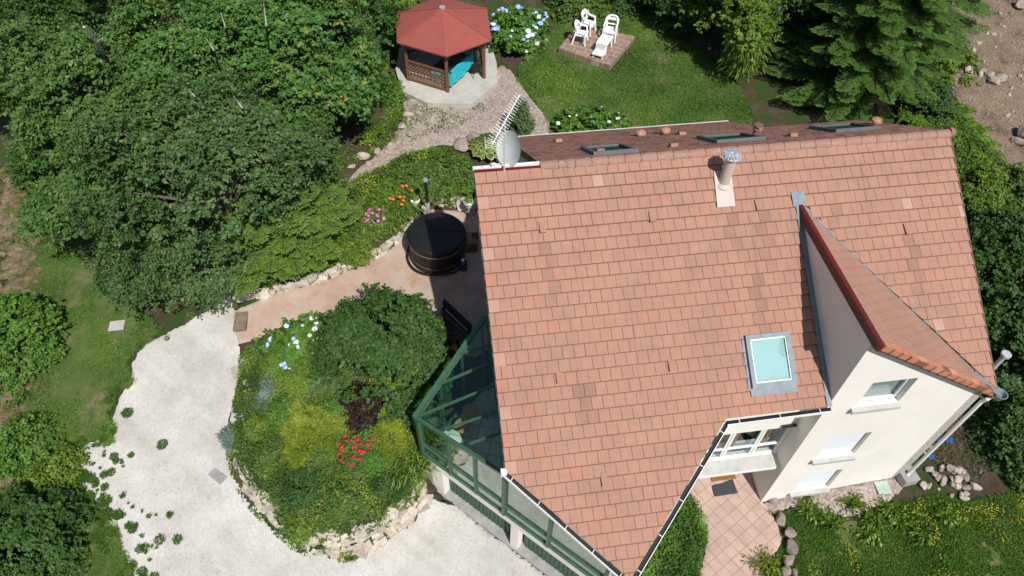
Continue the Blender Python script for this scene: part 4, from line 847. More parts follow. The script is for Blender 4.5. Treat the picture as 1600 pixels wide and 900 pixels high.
# step mat on the path, block, plates, door mats
def slab(name, px_, py_, dims, rz, mat, label, cat, dz=.0, z=None):
    P = G(px_, py_); zz = P[2]+.06+dz if z is None else z; a = rz; ax = np.array([[math.cos(a), math.sin(a), 0], [-math.sin(a), math.cos(a), 0], [0, 0, 1.]])
    m = MB(); m.box(np.array([P[0], P[1], zz+dims[2]/2]), dims, ax); o = m.build(name, mat, None, org=(P[0], P[1], zz)); bv = o.modifiers.new('b', 'BEVEL'); bv.width = min(.02, dims[2]*.3); bv.segments = 2; return tag(o, label, cat)
slab('stone_step', 378, 506, (.42, .75, .14), R_(8), 'stepm', 'worn grey stone step at the low end of the terrace path', 'step')
slab('door_mat', 1128, 745, (.78, .30, .03), PSI, 'brownmat', 'brown coir mat against the entrance threshold', 'door mat', .01)
slab('door_mat', 1130, 764, (.74, .46, .025), PSI+.02, 'greymat', 'charcoal rubber mat on the pink entrance tiles', 'door mat', .01)
slab('concrete_block', 1413, 748, (.50, .48, .34), PSI+.1, 'concd', 'square concrete drain block under the downspout', 'block', -.06)
slab('drain_cover', 1378, 763, (.42, .42, .04), PSI-.05, 'plum', 'pale green square cover lying in the gravel strip', 'cover', -.02)
slab('flat_stone', 185, 512, (.50, .40, .08), .2, 'conc', 'pale flat stone slab lying in the grass left of the drive', 'stone', .02)
slab('flat_stone', 374, 656, (.42, .26, .2), .05, 'conc', 'squared white stone on the left rim of the rockery', 'stone', -.05)
slab('flat_stone', 343, 742, (.55, .40, .05), -.6, 'concd', 'grey flat stone set in the drive beside the rockery', 'stone', -.06)
slab('flat_stone', 658, 792, (.45, .35, .05), .5, 'concd', 'grey flat stone set in the drive by the garage', 'stone', -.06)
# white pots
def pot(px_, py_, z, label, mat='whitepvc'):
    P = at(px_, py_, z+.1); t = thing('plant_pot', (P[0], P[1], z), label, 'plant pot', 'white flower pots behind the hot tub'); b = ORG[t.name]; m = MB(); m.tube([b, b+[0, 0, .2], b+[0, 0, .24]], [.10, .17, .18], 18); m.build('pot', mat, t)
    n = 160; Q = rng.normal(size=(n, 3))*[.09, .09, .07]+[0, 0, .36]; me = leafmesh('plant', Q, Q-[0, 0, .2], .07, 'bright'); o = link('foliage', me, t)
    m = MB(); gl = gz(b[0], b[1]); m.bar(np.array([b[0], b[1], gl-.1]), b+[0, 0, .01], .03, .03, up=(1, 0, 0)); m.build('stake', 'alu', t)
pot(649, 316, 3.2, 'white pot on a stake left of the hot tub flue'); pot(732, 320, 3.15, 'white pot on a stake close to the roof corner')

# ------------------------------------------------------------------ rocks
rockmeshes = []
for s in range(6):
    bm = bmesh.new(); bmesh.ops.create_icosphere(bm, subdivisions=3, radius=.5); r = random.Random(s); pl = [(Vector((r.gauss(0, 1), r.gauss(0, 1), r.gauss(0, .8))).normalized(), r.uniform(.27, .40)) for _ in range(13)]
    for v in bm.verts:
        for n, d in pl:
            k = v.co.dot(n)
            if k > d: v.co -= n*(k-d)*.97
        v.co *= 1+.03*(random.random()-.5)
    me = bpy.data.meshes.new('rock'); bm.to_mesh(me); bm.free(); rockmeshes.append(me)
blockmeshes = []
for s_i in range(7):
    bm = bmesh.new(); bmesh.ops.create_cube(bm, size=.95); r = random.Random(40+s_i)
    for v in bm.verts: v.co += Vector((r.uniform(-.17, .17), r.uniform(-.17, .17), r.uniform(-.12, .12)))
    bmesh.ops.bevel(bm, geom=bm.edges[:], offset=.10, segments=2, affect='EDGES', profile=.6)
    me = bpy.data.meshes.new('block'); bm.to_mesh(me); bm.free(); blockmeshes.append(me)
def rock(px_, py_, size, mat='rock', label='', group=None, sink=.15):
    P = G(px_, py_); me = rockmeshes[random.randrange(6)]; key = me.name+mat
    if key not in bpy.data.meshes: m2 = me.copy(); m2.name = key; m2.materials.append(MT[mat])
    o = bpy.data.objects.new('rock', bpy.data.meshes[key]); C.objects.link(o); sx, sy, sz = size*random.uniform(.85, 1.3), size*random.uniform(.75, 1.05), size*random.uniform(.5, .75)
    o.location = (P[0], P[1], P[2]+sz*(.5-sink)); o.scale = (sx, sy, sz); o.rotation_euler = (random.uniform(-.2, .2), random.uniform(-.2, .2), random.uniform(0, 6.28)); return tag(o, label, 'rock', group)
def stone_wall(name, px_pts, rows, size, label, spread=.3, lean=.25, mat='rock', up=True):
    P = [Gb(a, b, base_h) for a, b in px_pts]; acc = []; RB = blockmeshes+blockmeshes+rockmeshes[:2]; me0 = [np.array([v.co for v in m.vertices]) for m in RB]; fc = [[tuple(p.vertices) for p in m.polygons] for m in RB]
    m = MB(); L = [0]
    for a, b in zip(P[:-1], P[1:]): L.append(L[-1]+np.linalg.norm((b-a)[:2]))
    tot = L[-1]
    for row in range(rows):
        s = random.uniform(0, size)
        while s < tot:
            i = max(j for j in range(len(L)) if L[j] <= s); i = min(i, len(P)-2); q = (s-L[i])/(L[i+1]-L[i]+1e-9); p = P[i]+(P[i+1]-P[i])*q; d = unit((P[i+1]-P[i])[:2]); nn = np.array([-d[1], d[0]])
            k = random.randrange(len(RB)); sz = size*random.uniform(.55, 1.3); off = row*lean*size+random.uniform(-spread, spread)*size; x, y = p[0]+nn[0]*off, p[1]+nn[1]*off
            z = p[2]+row*size*.62 if up else gz(x, y)+.05
            a = math.atan2(d[1], d[0])+random.uniform(-.5, .5); c, s2 = math.cos(a), math.sin(a); V = me0[k]*[sz*1.2, sz*.9, sz*.8]; tl = random.uniform(-.3, .3); V = np.stack([V[:, 0], V[:, 1]-V[:, 2]*tl, V[:, 2]+V[:, 1]*tl], 1); V = np.stack([V[:, 0]*c-V[:, 1]*s2, V[:, 0]*s2+V[:, 1]*c, V[:, 2]], 1)+[x, y, z+sz*.18]
            m.add(V, fc[k], random.random()); s += sz*1.02
    o = m.build(name, mat, None, org=P[0]); return tag(o, label, 'stone wall')
def rockvar(name):
    mm = rockmat(name, (.36, .32, .27), (.60, .56, .49)); n = mm.node_tree; oi = [x for x in n.nodes if x.type == 'OBJECT_INFO'][0]; a = N(n, 'ShaderNodeAttribute'); a.attribute_name = 'tint'
    for l in list(oi.outputs['Random'].links): n.links.new(a.outputs['Fac'], l.to_socket)
    return mm
MT['rockw'] = rockvar('wall_rock')
stone_wall('stone_wall', [(342,470),(420,463),(500,440),(570,412),(625,378),(648,352)], 2, .26, 'low dry stone wall holding the planted bank above the terrace path', .4, .3, 'rockw')
stone_wall('stone_wall', [(650,330),(672,318),(700,322),(745,338)], 3, .26, 'dry stone wall behind the hot tub below the ferns', .4, .3, 'rockw')
stone_wall('stone_wall', [(366,715),(390,768),(425,812),(465,845),(520,868)], 4, .21, 'left stretch of white stone rim curving round the rockery foot', .4, .6, 'rockw')
stone_wall('stone_wall', [(520,868),(575,862),(628,826),(674,772)], 7, .21, 'stacked stone wall at the rockery foot nearest the garage', .3, .58, 'rockw')
stone_wall('stone_wall', [(380,560),(376,600),(370,650),(362,695)], 1, .3, 'row of half buried stones edging the upper rockery by the drive', .4, .3, 'rockw')
for i, (x, y, s) in enumerate([(645,165,.5),(640,182,.45),(628,200,.42),(640,212,.36),(612,232,.5),(622,225,.4),(630,240,.36),(590,240,.4),(568,248,.5),(578,258,.35),(550,262,.35),(606,250,.3),(655,180,.35),(648,200,.3),(633,150,.45)]):
    rock(x, y, s, 'rock', 'pale boulder in the line between gravel path and forest edge', 'pale boulders left of the gravel path')
rock(722, 231, .75, 'rock', 'tan boulder left of the hosta beside the gravel path'); rock(745, 222, .7, 'rock', 'upright tan boulder directly behind the variegated hosta')
for x, y, s in [(1207,782,.42),(1219,812,.5),(1233,834,.42),(1237,857,.5),(1232,876,.42),(1228,894,.38),(1240,895,.3)]: rock(x, y, s, 'rockd', 'dark rounded boulder edging the entrance patio', 'boulders edging the entrance patio')
for i in range(46):
    a = random.random(); x = 1450+random.gauss(0, 16)+a*55; y = 740-abs(random.gauss(0, 12))+a*30+random.uniform(-22, 18); rock(x, y, random.uniform(.12, .34), 'rock', 'pinkish stone in the rubble heap at the house corner', 'stones of the rubble heap at the house corner')
for i in range(60):
    x = random.uniform(1480, 1600); y = random.uniform(5, 250)
    if y > 60+(x-1480)*1.6: continue
    rock(x, y, random.uniform(.08, .3), 'rock', 'loose stone lying on the bare dirt clearing', 'loose stones on the dirt clearing')
for x, y, s in [(1508,98,.3),(1512,112,.45),(1530,118,.35),(1545,120,.4),(1552,130,.55),(1562,125,.45),(1590,12,.6),(1596,215,.7),(1590,225,.5),(1535,112,.3),(1524,104,.3)]: rock(x, y, s*1.1, 'rock', 'larger pale rock on the dirt clearing', 'larger rocks on the dirt clearing')
for x, y, s in [(385,565,.4),(385,600,.35),(388,615,.3),(378,640,.32)]: rock(x, y, s, 'rock', 'pinkish boulder set in the upper left of the rockery', 'boulders in the upper left of the rockery')
m = MB(); me0 = [np.array([v.co for v in m_.vertices]) for m_ in rockmeshes]; fc = [[tuple(p.vertices) for p in m_.polygons] for m_ in rockmeshes]
for i in range(520):
    y = random.uniform(270, 760); xc = 18-10*math.sin(y/90.) if y < 600 else 8; P = G(xc+random.gauss(0, 16), y); k = random.randrange(6); s = random.uniform(.28, .8); V = me0[k]*[s, s*.8, s*.5]; a = random.uniform(0, 6.28); c, s2 = math.cos(a), math.sin(a)
    V = np.stack([V[:, 0]*c-V[:, 1]*s2, V[:, 0]*s2+V[:, 1]*c, V[:, 2]], 1)+[P[0], P[1], P[2]+.03]; m.add(V, fc[k])
o = m.build('stream_stones', 'rockm', None, org=G(18, 500), sm=True); tag(o, 'mossy brown stones packed along the stream bed at the left edge', 'stones', kind='stuff')
m = MB()
for i in range(900):
    x, y = random.uniform(1470, 1620), random.uniform(-20, 280); P = G(x, y)
    if sdist(P[0], P[1], P_DIRT)[0] < -.3: continue
    k = random.randrange(6); s = random.uniform(.04, .12); m.add(me0[k][::1]*[s, s, s*.6]+[P[0], P[1], P[2]+.04], fc[k])
o = m.build('pebbles', 'rock', None, org=G(1540, 100), sm=True); tag(o, 'small pebbles scattered over the dirt clearing', 'pebbles', kind='stuff')

# ------------------------------------------------------------------ vegetation
def crown_pts(R, h, nc, per, cr, lump=.38, seed=0, zmin=-.35, inner=.25, flat=.6, sub=9):
    r = np.random.default_rng(seed); d = unit(r.normal(size=(nc*6, 3))); d = d[d[:, 2] > zmin]
    lum = np.zeros(len(d)); nb = 34
    for i in range(nb):
        c = unit(r.normal(size=3)); lum = np.maximum(lum, np.exp(-((d-c)**2).sum(1)/.075)*r.uniform(.5, 1))
    keep = r.random(len(d)) < np.clip(-.12+lum*1.5, 0.03, 1); d, lum = d[keep][:nc], lum[keep][:nc]; n = len(d)
    rad = np.clip(1-lump+lump*1.25*lum+r.normal(size=n)*.035, .5, 1.12)*np.where(r.random(n) < inner, r.uniform(.5, .9, n), 1)
    c = d*rad[:, None]*[R, R, h]; cs = cr*r.uniform(.55, 1.25, n); ks = max(3, per//sub)
    sc = np.repeat(c, ks, 0)+r.normal(size=(n*ks, 3))*np.repeat(cs, ks)[:, None]*[.55, .55, .55*flat]
    rel = sc-np.repeat(c, ks, 0); sc[:, 2] -= (rel[:, :2]**2).sum(1)*.35/np.maximum(np.repeat(cs, ks), .05)
    P = np.repeat(sc, sub, 0)+r.normal(size=(n*ks*sub, 3))*.30*cr**.5*.32*[1, 1, .5]
    Nn = np.repeat(unit(d+[0, 0, .0]), ks*sub, 0)*.45+[0, -.12, .6]+np.repeat(r.normal(size=(n*ks, 3)), sub, 0)*.28+r.normal(size=(n*ks*sub, 3))*.38
    tint = np.clip(np.repeat(r.random(n), ks*sub)*.4+np.repeat(r.random(n*ks), sub)*.3+r.random(n*ks*sub)*.35-.03, 0, 1)
    return P, Nn, tint, c
def tree(px_, py_, zc, R, h, leaf, mat, label, name='broadleaf_tree', nc=340, per=135, cr=.42, seed=0, cat='tree', group=None, lean=(0, 0), bark='bark', fill=1., asp=.65, inner=.10):
    c = at(px_, py_, zc); base = np.array([c[0]+lean[0], c[1]+lean[1], 0]); base[2] = gz(base[0], base[1])-.1
    t = thing(name, base, label, cat, group); P, Nn, tint, cl = crown_pts(R, h, nc, per, cr, seed=seed, inner=inner)
    off = c-base; me = leafmesh('crown', P+off, Nn, leaf*.84*rng.uniform(.55, 1.35, len(P)), mat, asp, tint); link('crown', me, t)
    m = MB(); r = random.Random(seed); tr = .05*R+.06; top = c-base+np.array([0, 0, -h*.1]); hub = top*np.array([.6, .6, .62]); m.tube([np.zeros(3), hub*.5+np.array([.1*R*.3, 0, 0]), hub, top], [tr, tr*.8, tr*.62, tr*.3], 9)
    for i in range(min(26, len(cl))):
        e = cl[r.randrange(len(cl))]*.93+off; mid = hub+(e-hub)*.5+np.array([0, 0, .12*R]); m.tube([hub+(top-hub)*r.random()*.8, mid, e], [tr*.33, tr*.2, .015], 5)
    m.build('trunk', bark, t, org=np.zeros(3)); return t
# forest top left
T = tree
T(150,270,5.2,2.7,2.3,.13,'oak','wide oak crown at the far left, above the mossy stream stones',nc=420,seed=1)
T(330,290,6.0,3.6,2.8,.13,'oakb','large bluish green oak crown in the middle of the left forest',nc=460,seed=2)
T(140,140,6.8,3.3,2.6,.13,'oak','oak crown with a bare branch sticking out, upper left forest',nc=400,seed=3)
T(300,90,7.2,3.2,2.6,.14,'maple','bright green crown at the top of the forest, left of the yellowing maple',nc=380,seed=4)
T(470,70,6.8,3.0,2.5,.16,'maple','maple with yellowing leaf tips nearest the gazebo lawn',nc=380,seed=5,per=110)
T(527,120,5.0,1.75,1.9,.13,'mapled','dark dense tree overhanging the gravel path',nc=260,seed=6)
T(420,225,5.2,2.1,2.0,.13,'oak','oak crown between the yellowing maple and the spreading conifer',nc=280,seed=7)
T(30,70,6.2,2.8,2.4,.13,'mapled','dark crown filling the top left corner of the forest',nc=320,seed=8)
T(310,395,3.6,1.8,1.6,.12,'oakb','low oak crown overhanging the top of the gravel drive',nc=260,seed=9)
T(235,400,3.0,1.6,1.3,.12,'oakb','low scrubby oak crown reaching out over the grass strip',nc=240,seed=10)
T(560,40,5.0,1.8,1.6,.13,'mapled','small dark tree behind the left side of the gazebo',nc=180,seed=11)
T(400,150,6.2,2.6,2.2,.14,'maple','mid green crown showing pale broken twigs in the forest centre',nc=280,seed=12)
T(250,220,6.2,2.6,2.2,.13,'oak','oak crown packed between the larger crowns of the forest',nc=300,seed=13)
T(110,-40,7,3,2.4,.14,'mapled','half cropped crown at the top edge above the far left oak',nc=260,seed=14)
T(420,-40,7,3,2.4,.14,'mapled','half cropped crown at the top edge left of the gazebo',nc=260,seed=15)

P = G(165,400); t = thing('metal_stand', P, 'pale blue white frame half hidden under the low scrubby oak', 'stand')
for A_1, B_1 in (((150,383),(153,400)),((153,400),(168,414)),((151,386),(166,382))):
    m = MB(); m.bar(at(*A_1, P[2]+1.2), at(*B_1, P[2]+1.2), .09, .05); m.build('bar', 'shutter', t)
m = MB(); m.bar(at(153,400,P[2]+1.2), at(153,400,P[2]+1.2)*[1,1,0]+[0,0,P[2]], .05, .05, up=(1,0,0)); m.build('leg', 'shutter', t)
# shrubs at left edge and others
def shrub(px_, py_, R, h, leaf, mat, label, nc=120, per=110, cr=.3, seed=0, group=None, name='shrub', asp=.6, z=None, flowers=None, inner=.15, cat='shrub'):
    P0 = G(px_, py_); t = thing(name, (P0[0], P0[1], P0[2]-.03 if z is None else z), label, cat, group); P, Nn, tint, cl = crown_pts(R, h, nc, per, cr, seed=seed, zmin=-.05, inner=inner, lump=.17, flat=.8)
    P[:, 2] = np.maximum(P[:, 2], .02); me = leafmesh('foliage', P, Nn, leaf*rng.uniform(.7, 1.25, len(P)), mat, asp, tint); link('foliage', me, t)
    m = MB(); r = random.Random(seed)
    for i in range(12):
        e = cl[r.randrange(len(cl))]*.85; m.tube([np.array([r.gauss(0, .05), r.gauss(0, .05), 0]), e*.5+[0, 0, .1*h], e], [.03, .02, .008], 5)
    m.build('stem', 'barkd', t, org=np.zeros(3))
    if flowers:
        n, fm_, fr, side = flowers; idx = [r.randrange(len(cl)) for _ in range(n*4)]; cnt = 0
        for i in idx:
            c = cl[i]*([r.uniform(.2, 1), r.uniform(.2, 1), 1] if fr < .11 else 1)
            if c[2] < .05*h or cnt >= n: continue
            o = bpy.data.objects.new('flower_head', fmesh(fm_ if not isinstance(fm_, tuple) else fm_[cnt % len(fm_)])); C.objects.link(o); o.parent = t; q = c*1.0+unit(c)*cr*.75
            if fr < .11: a_, p_ = r.uniform(0, 6.28), r.random()**.6; q = np.array([R*p_*math.cos(a_), R*p_*math.sin(a_), h*(1-.5*p_*p_)+cr*.45])
            o.location = q.tolist(); s = fr*r.uniform(.5, 1.4); o.scale = (s, s, s*.75); o.rotation_euler = (r.uniform(-.4, .4), r.uniform(-.4, .4), r.uniform(0, 6)); cnt += 1
    return t
_fm = {}
def fmesh(mat):
    if mat not in _fm:
        n = 70; d = unit(np.random.default_rng(3).normal(size=(n, 3))); d[:, 2] = np.abs(d[:, 2])*1.0-.1; _fm[mat] = leafmesh('flower_head', d*.5, d+rng.normal(size=(n, 3))*.2, .42, mat, .9)
    return _fm[mat]
shrub(35,545,1.7,1.9,.12,'hydra','large leafy green shrub at the left edge beside the grass',nc=240,seed=21,cr=.32)
shrub(45,700,.9,.9,.10,'hydra','small loose shrub at the left edge between two larger ones',nc=90,seed=22)
shrub(50,860,1.65,1.9,.13,'mapled','big shrub in the lower left corner, dark gaps between its leaves',nc=260,seed=23,cr=.32)
shrub(90,740,.8,.6,.10,'cover','low yellowish bush at the left, next to the gravel edge weeds',nc=80,seed=24)
shrub(608,562,2.05,2.3,.12,'holly','big rounded glossy dark green bush beside the terrace path',nc=430,per=120,seed=25,cr=.28)
shrub(600,150,.75,.7,.11,'hydra','compact green bush left of the gazebo slab',nc=110,seed=26)
shrub(585,150,.5,.45,.1,'mapled','dark low bush at the forest edge left of the gazebo',nc=80,seed=27)
shrub(620,6,1.1,.7,.12,'cover','scrubby yellow green bush behind the gazebo roof',nc=120,seed=28)
shrub(805,60,1.45,1.35,.15,'hydra','tall hydrangea with pale blue flower heads right of the gazebo',nc=240,per=80,seed=29,asp=.75,flowers=(60,('pb','pw','pb'),.2,0),name='hydrangea')
shrub(925,212,1.45,.75,.15,'hydra','low hydrangea with white flowers behind the back roof edge',nc=190,per=80,seed=30,asp=.75,flowers=(34,('pw','pb'),.17,0),name='hydrangea')
shrub(470,540,.85,.9,.13,'hydra','hydrangea with small sky blue heads at the rockery top',nc=120,per=80,seed=31,asp=.75,flowers=(60,('pb','pw'),.12,0),name='hydrangea')
shrub(900,5,1.3,1.0,.11,'coverd','brownish green hedge bush behind the back lawn',nc=150,seed=32)
shrub(975,0,1.1,1.0,.11,'mapled','dark bush at the top edge above the stone patio',nc=130,seed=33)
shrub(1060,20,1.5,1.9,.12,'mapled','dark green bush right of the stone patio',nc=170,seed=34)
T(1150,15,6.0,1.7,1.7,.14,'bright','bright yellow green fruit tree above the back lawn',nc=210,seed=35,per=90,name='fruit_tree')
T(1080,-25,5.5,1.8,1.7,.13,'mapled','dark tree at the top edge left of the fruit tree',nc=200,seed=36)
T(1220,-10,6.0,2.2,2.2,.13,'mapled','dark crown between fruit tree and spruce',nc=240,seed=37)
# bamboo like tuft
P0 = G(1500, 690); t = thing('dry_scrub', P0, 'dry brown scrub between the rubble heap and the laurels', 'scrub'); n = 3800; a = rng.uniform(0, 6.28, n); q = np.sqrt(rng.random(n))*1.0; A = np.stack([q*np.cos(a), q*np.sin(a)*1.2, 0*a], 1); A[:, 2] = hz(A[:, 0]+P0[0], A[:, 1]+P0[1])-P0[2]+rng.random(n)*.15; B = A+rng.normal(size=(n, 3))*[.12, .12, .08]; link('twigs', strips('twigs', A, B, .014, 'twig', rng.random(n)), t)
P0 = G(1150,130); t = thing('bamboo', P0, 'arching bamboo clump below the fruit tree', 'bamboo'); n = 900; a = rng.uniform(0, 6.28, n); r = rng.random(n)*.9; zz = rng.uniform(.8, 2.3, n); A = np.stack([r*np.cos(a), r*np.sin(a), zz], 1); B = A+np.stack([.22*np.cos(a), .22*np.sin(a), -.22+0*a], 1); link('leaves', strips('leaves', A, B, .045, 'bright', rng.random(n)), t)
m = MB()
for i in range(24): a = random.uniform(0, 6.28); m.tube([np.array([0, 0, 0.]), np.array([.35*math.cos(a), .35*math.sin(a), 1.4]), np.array([.85*math.cos(a), .85*math.sin(a), 2.1])], [.02, .015, .006], 5)
m.build('stem', 'fern', t, org=np.zeros(3))

def conifer(base, Hh, Rr, mat, label, name, levels=28, nb=9, droop=.15, seed=0, zlow=.05, cat='tree', tw=.13, power=.85, upt=.1, cone=True, wd=.05, length=.16):
    t = thing(name, base, label, cat); r = np.random.default_rng(seed); A_ = []; B_ = []; T_ = []; limbs = MB()
    for l in range(levels):
        f = (l+.5)/levels; z = Hh*(zlow+(1-zlow)*f); L0 = Rr*(1-f)**power+.12
        for b in range(nb if f < .8 else 6):
            a = r.uniform(0, 6.28); L = L0*r.uniform(.72, 1.12); n = max(4, int(L/tw)); s = np.linspace(.12, 1, n); dx, dy = math.cos(a), math.sin(a)
            ctr = np.stack([dx*L*s, dy*L*s, z-droop*L*s*1.2+upt*L*s**3], 1)
            limbs.tube([np.array([0, 0, z]), ctr[n//2], ctr[-1]], [.02+.01*L, .012+.005*L, .006], 4, False)
            sv = np.array([-dy, dx, 0])
            for side in (1, -1):
                Lt = .40*L*np.sin(np.pi*np.clip(s*.80+.18, 0, 1))**.8*r.uniform(.8, 1.15, n)*min(1, 1.6/max(L, .6)); dirn = unit(np.array([dx, dy, -.12])*.75+sv*side*.75)
                for i in range(n):
                    k = max(2, int(Lt[i]/(length*.55))); q = (np.arange(k)+.4)/k; p = ctr[i]+dirn*(Lt[i]*q)[:, None]; p[:, 2] -= .12*q*q*Lt[i]
                    for s2 in (-1, 1, 0):
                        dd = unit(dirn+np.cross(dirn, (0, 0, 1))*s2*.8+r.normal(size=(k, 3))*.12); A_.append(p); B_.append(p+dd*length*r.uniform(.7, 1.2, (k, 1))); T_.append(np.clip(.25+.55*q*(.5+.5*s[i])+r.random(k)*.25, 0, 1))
    A_, B_, T_ = np.concatenate(A_), np.concatenate(B_), np.concatenate(T_)
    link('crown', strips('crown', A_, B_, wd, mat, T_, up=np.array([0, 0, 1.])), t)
    limbs.tube([np.zeros(3), np.array([0, 0, Hh*.5]), np.array([0, 0, Hh*.98])], [.035*Hh*.6+.04, .02*Hh, .01], 9); limbs.build('trunk', 'barkd', t, org=np.zeros(3)); return t
b = G(1340, 135); conifer(b-[0, 0, .1], 10.5, 3.7, 'spruce', 'tall dark spruce with layered branches behind the right end of the roof', 'spruce_tree', 34, 11, .30, 41, .06, power=.8, wd=.036, length=.13, tw=.11, upt=.16)
b = G(1250, 60); conifer(b-[0, 0, .1], 9, 2.8, 'spruce', 'smaller spruce hidden in shade behind the tall one', 'spruce_tree', 20, 8, .2, 42, .06)
b = G(1440, 60); conifer(b-[0, 0, .1], 8, 2.2, 'spruce', 'slim spruce beside the dirt clearing', 'spruce_tree', 20, 8, .2, 43, .06)
b = at(450, 380, 2.6); b[2] = gz(b[0], b[1])-.05; conifer(b, 4.2, 2.7, 'yew', 'light green spreading conifer above the stone wall of the terrace path', 'spreading_conifer', 17, 10, .02, 44, .12, power=.6, upt=.02, tw=.12, length=.15)
b = G(425, 300); conifer(b, 4.6, 1.5, 'yew', 'second light green conifer squeezed between the oaks', 'spreading_conifer', 15, 9, .05, 45, .2, power=.6)
b = G(812, 212); conifer(b, 1.6, .42, 'jun', 'dark dwarf conifer standing in the gravel behind the satellite dish', 'dwarf_conifer', 22, 9, -.7, 46, .02, tw=.07, length=.07, wd=.03, cat='shrub')
# right hand side shrubs
for args in [((1480,110,1.0,1.4,.11,'bright','bright bush between spruce and dirt clearing'),51,130),((1440,170,.9,1.2,.12,'holly','glossy bush under the right branches of the spruce'),52,110),
             ((1560,400,1.5,1.7,.12,'holly','dark glossy laurel beside the right roof edge, upper of the two'),53,240),((1570,560,1.9,2.4,.13,'holly','big dark laurel at the right edge beside the lower roof corner'),54,320),
             ((1590,690,1.3,1.5,.12,'holly','dark laurel behind the rubble heap'),55,180),((1600,300,1.0,.8,.1,'coverd','brownish weedy bush under the dirt clearing'),56,100),((1530,300,.9,.9,.1,'bright','leafy bush in the fern bank by the roof edge'),57,90),
             ((1520,430,1.2,1.3,.12,'mapled','shaded bush pressed against the right roof edge'),58,150),((1610,470,1.2,1.8,.12,'bright','bright fronded bush at the right edge between the laurels'),59,120)]:
    a, sd, nc = args; shrub(*a, nc=nc, seed=sd)
# ferns
def fern(P0, Rr, n, seed):
    r = np.random.default_rng(seed); A = []; B = []
    for i in range(n):
        a = r.uniform(0, 6.28); L = Rr*r.uniform(.7, 1.1); k = 14; s = np.linspace(.1, 1, k); c = np.stack([np.cos(a)*L*s, np.sin(a)*L*s, L*(.9*s-.85*s*s)+.1], 1); sv = np.array([-math.sin(a), math.cos(a), 0])
        for side in (1, -1): w_ = .20*L*np.sin(np.pi*(s*.85+.12)); A.append(c); B.append(c+sv*side*w_[:, None]+np.array([math.cos(a), math.sin(a), -.3])*.05)
    return np.concatenate(A), np.concatenate(B)
fA, fB = fern(None, .8, 16, 1); fme = [strips('frond', *fern(None, .8, 16, s), .085, 'fern', rng.random(16*28), up=np.array([0, 0, 1.])) for s in range(4)]
fern_px = [(1455,225),(1475,210),(1500,225),(1490,245),(1515,250),(1470,190),(1450,195),(1510,275),(1530,270),(1520,300),(1540,310),(1495,205),(1430,190),(1435,205),(1545,335),(1560,345),(1530,240),(1555,290),(1575,330),(1500,180),(1590,370),(1575,360),(1460,175),(1520,215),(1415,185)]
for i, (x, y) in enumerate(fern_px):
    P0 = G(x, y); o = bpy.data.objects.new('fern', fme[i % 4]); C.objects.link(o); o.location = P0.tolist(); s = random.uniform(.8, 1.25); o.scale = (s, s, s*.95); o.rotation_euler = (0, 0, random.uniform(0, 6)); tag(o, 'light green fern in the bank right of the roof', 'fern', 'ferns in the bank right of the roof')
for i, (x, y) in enumerate([(565,335),(550,345),(590,322),(700,290),(715,300),(690,300),(720,285),(540,360)]):
    P0 = G(x, y); o = bpy.data.objects.new('fern', fme[i % 4]); C.objects.link(o); o.location = P0.tolist(); s = random.uniform(.6, .8); o.scale = (s, s, s); o.rotation_euler = (0, 0, random.uniform(0, 6)); tag(o, 'fern growing in the planted bank behind the hot tub', 'fern', 'ferns in the bank behind the hot tub')
# bank plants
shrub(655,280,.9,.5,.09,'coverd','dense green bush at the top of the bank behind the hot tub',nc=150,seed=61)
shrub(702,272,.8,.5,.09,'coverd','reddish green bush between hot tub flue and satellite dish',nc=130,seed=62)
shrub(608,305,.65,.4,.09,'cover','leafy clump in the bank left of the daylilies',nc=110,seed=63)
shrub(562,360,.5,.4,.09,'coverd','dark leafy clump right beside the spreading conifer',nc=80,seed=64)
shrub(590,350,.45,.5,.08,'cover','pink flowered shrub on the bank above the stone wall',nc=60,seed=65,flowers=(34,'pp',.09,0),name='flowering_shrub')
shrub(555,395,.4,.3,.08,'bright','small bright plant above the bend of the stone wall',nc=50,seed=66)
def straps(px_, py_, R, n, mat, label, name='daylily', L=.5, fl=None, cat='plant', wd=.035):
    P0 = G(px_, py_); t = thing(name, P0, label, cat); a = rng.uniform(0, 6.28, n); r = np.sqrt(rng.random(n))*R; A = np.stack([r*np.cos(a), r*np.sin(a), 0*a+.02], 1); b = rng.uniform(0, 6.28, n); D = np.stack([np.cos(b)*.6, np.sin(b)*.6, rng.uniform(.4, 1, n)], 1)*L
    M2 = A+D; E2 = M2+np.stack([np.cos(b)*.45, np.sin(b)*.45, -.25+0*b], 1)*L; V = strips('leaves', np.concatenate([A, M2]), np.concatenate([M2, E2]), wd, mat, rng.random(2*n)); link('leaves', V, t)
    if fl:
        for i in range(fl[0]):
            a = random.uniform(0, 6.28); r = R*random.random()*1.1; o = bpy.data.objects.new('flower_head', fmesh(fl[1])); C.objects.link(o); o.parent = t; o.location = (r*math.cos(a), r*math.sin(a), L*random.uniform(.8, 1.2)); o.scale = (fl[2],)*3
    return t
straps(630,322,.55,420,'lily','clump of strap leaves with orange flowers left of the hot tub flue',fl=(9,'po',.11)); straps(618,342,.45,300,'lily','strap leaved clump leaning over the wall left of the hot tub'); straps(642,722,.6,500,'lily','large arching strap leaved clump at the rockery corner by the garage',L=.6); straps(470,555,.4,250,'lily','pale strap leaved clump below the blue hydrangea'); straps(535,350,.4,240,'lily','strap leaved clump at the left end of the bank'); straps(522,750,.3,120,'lily','small grassy clump low in the rockery')
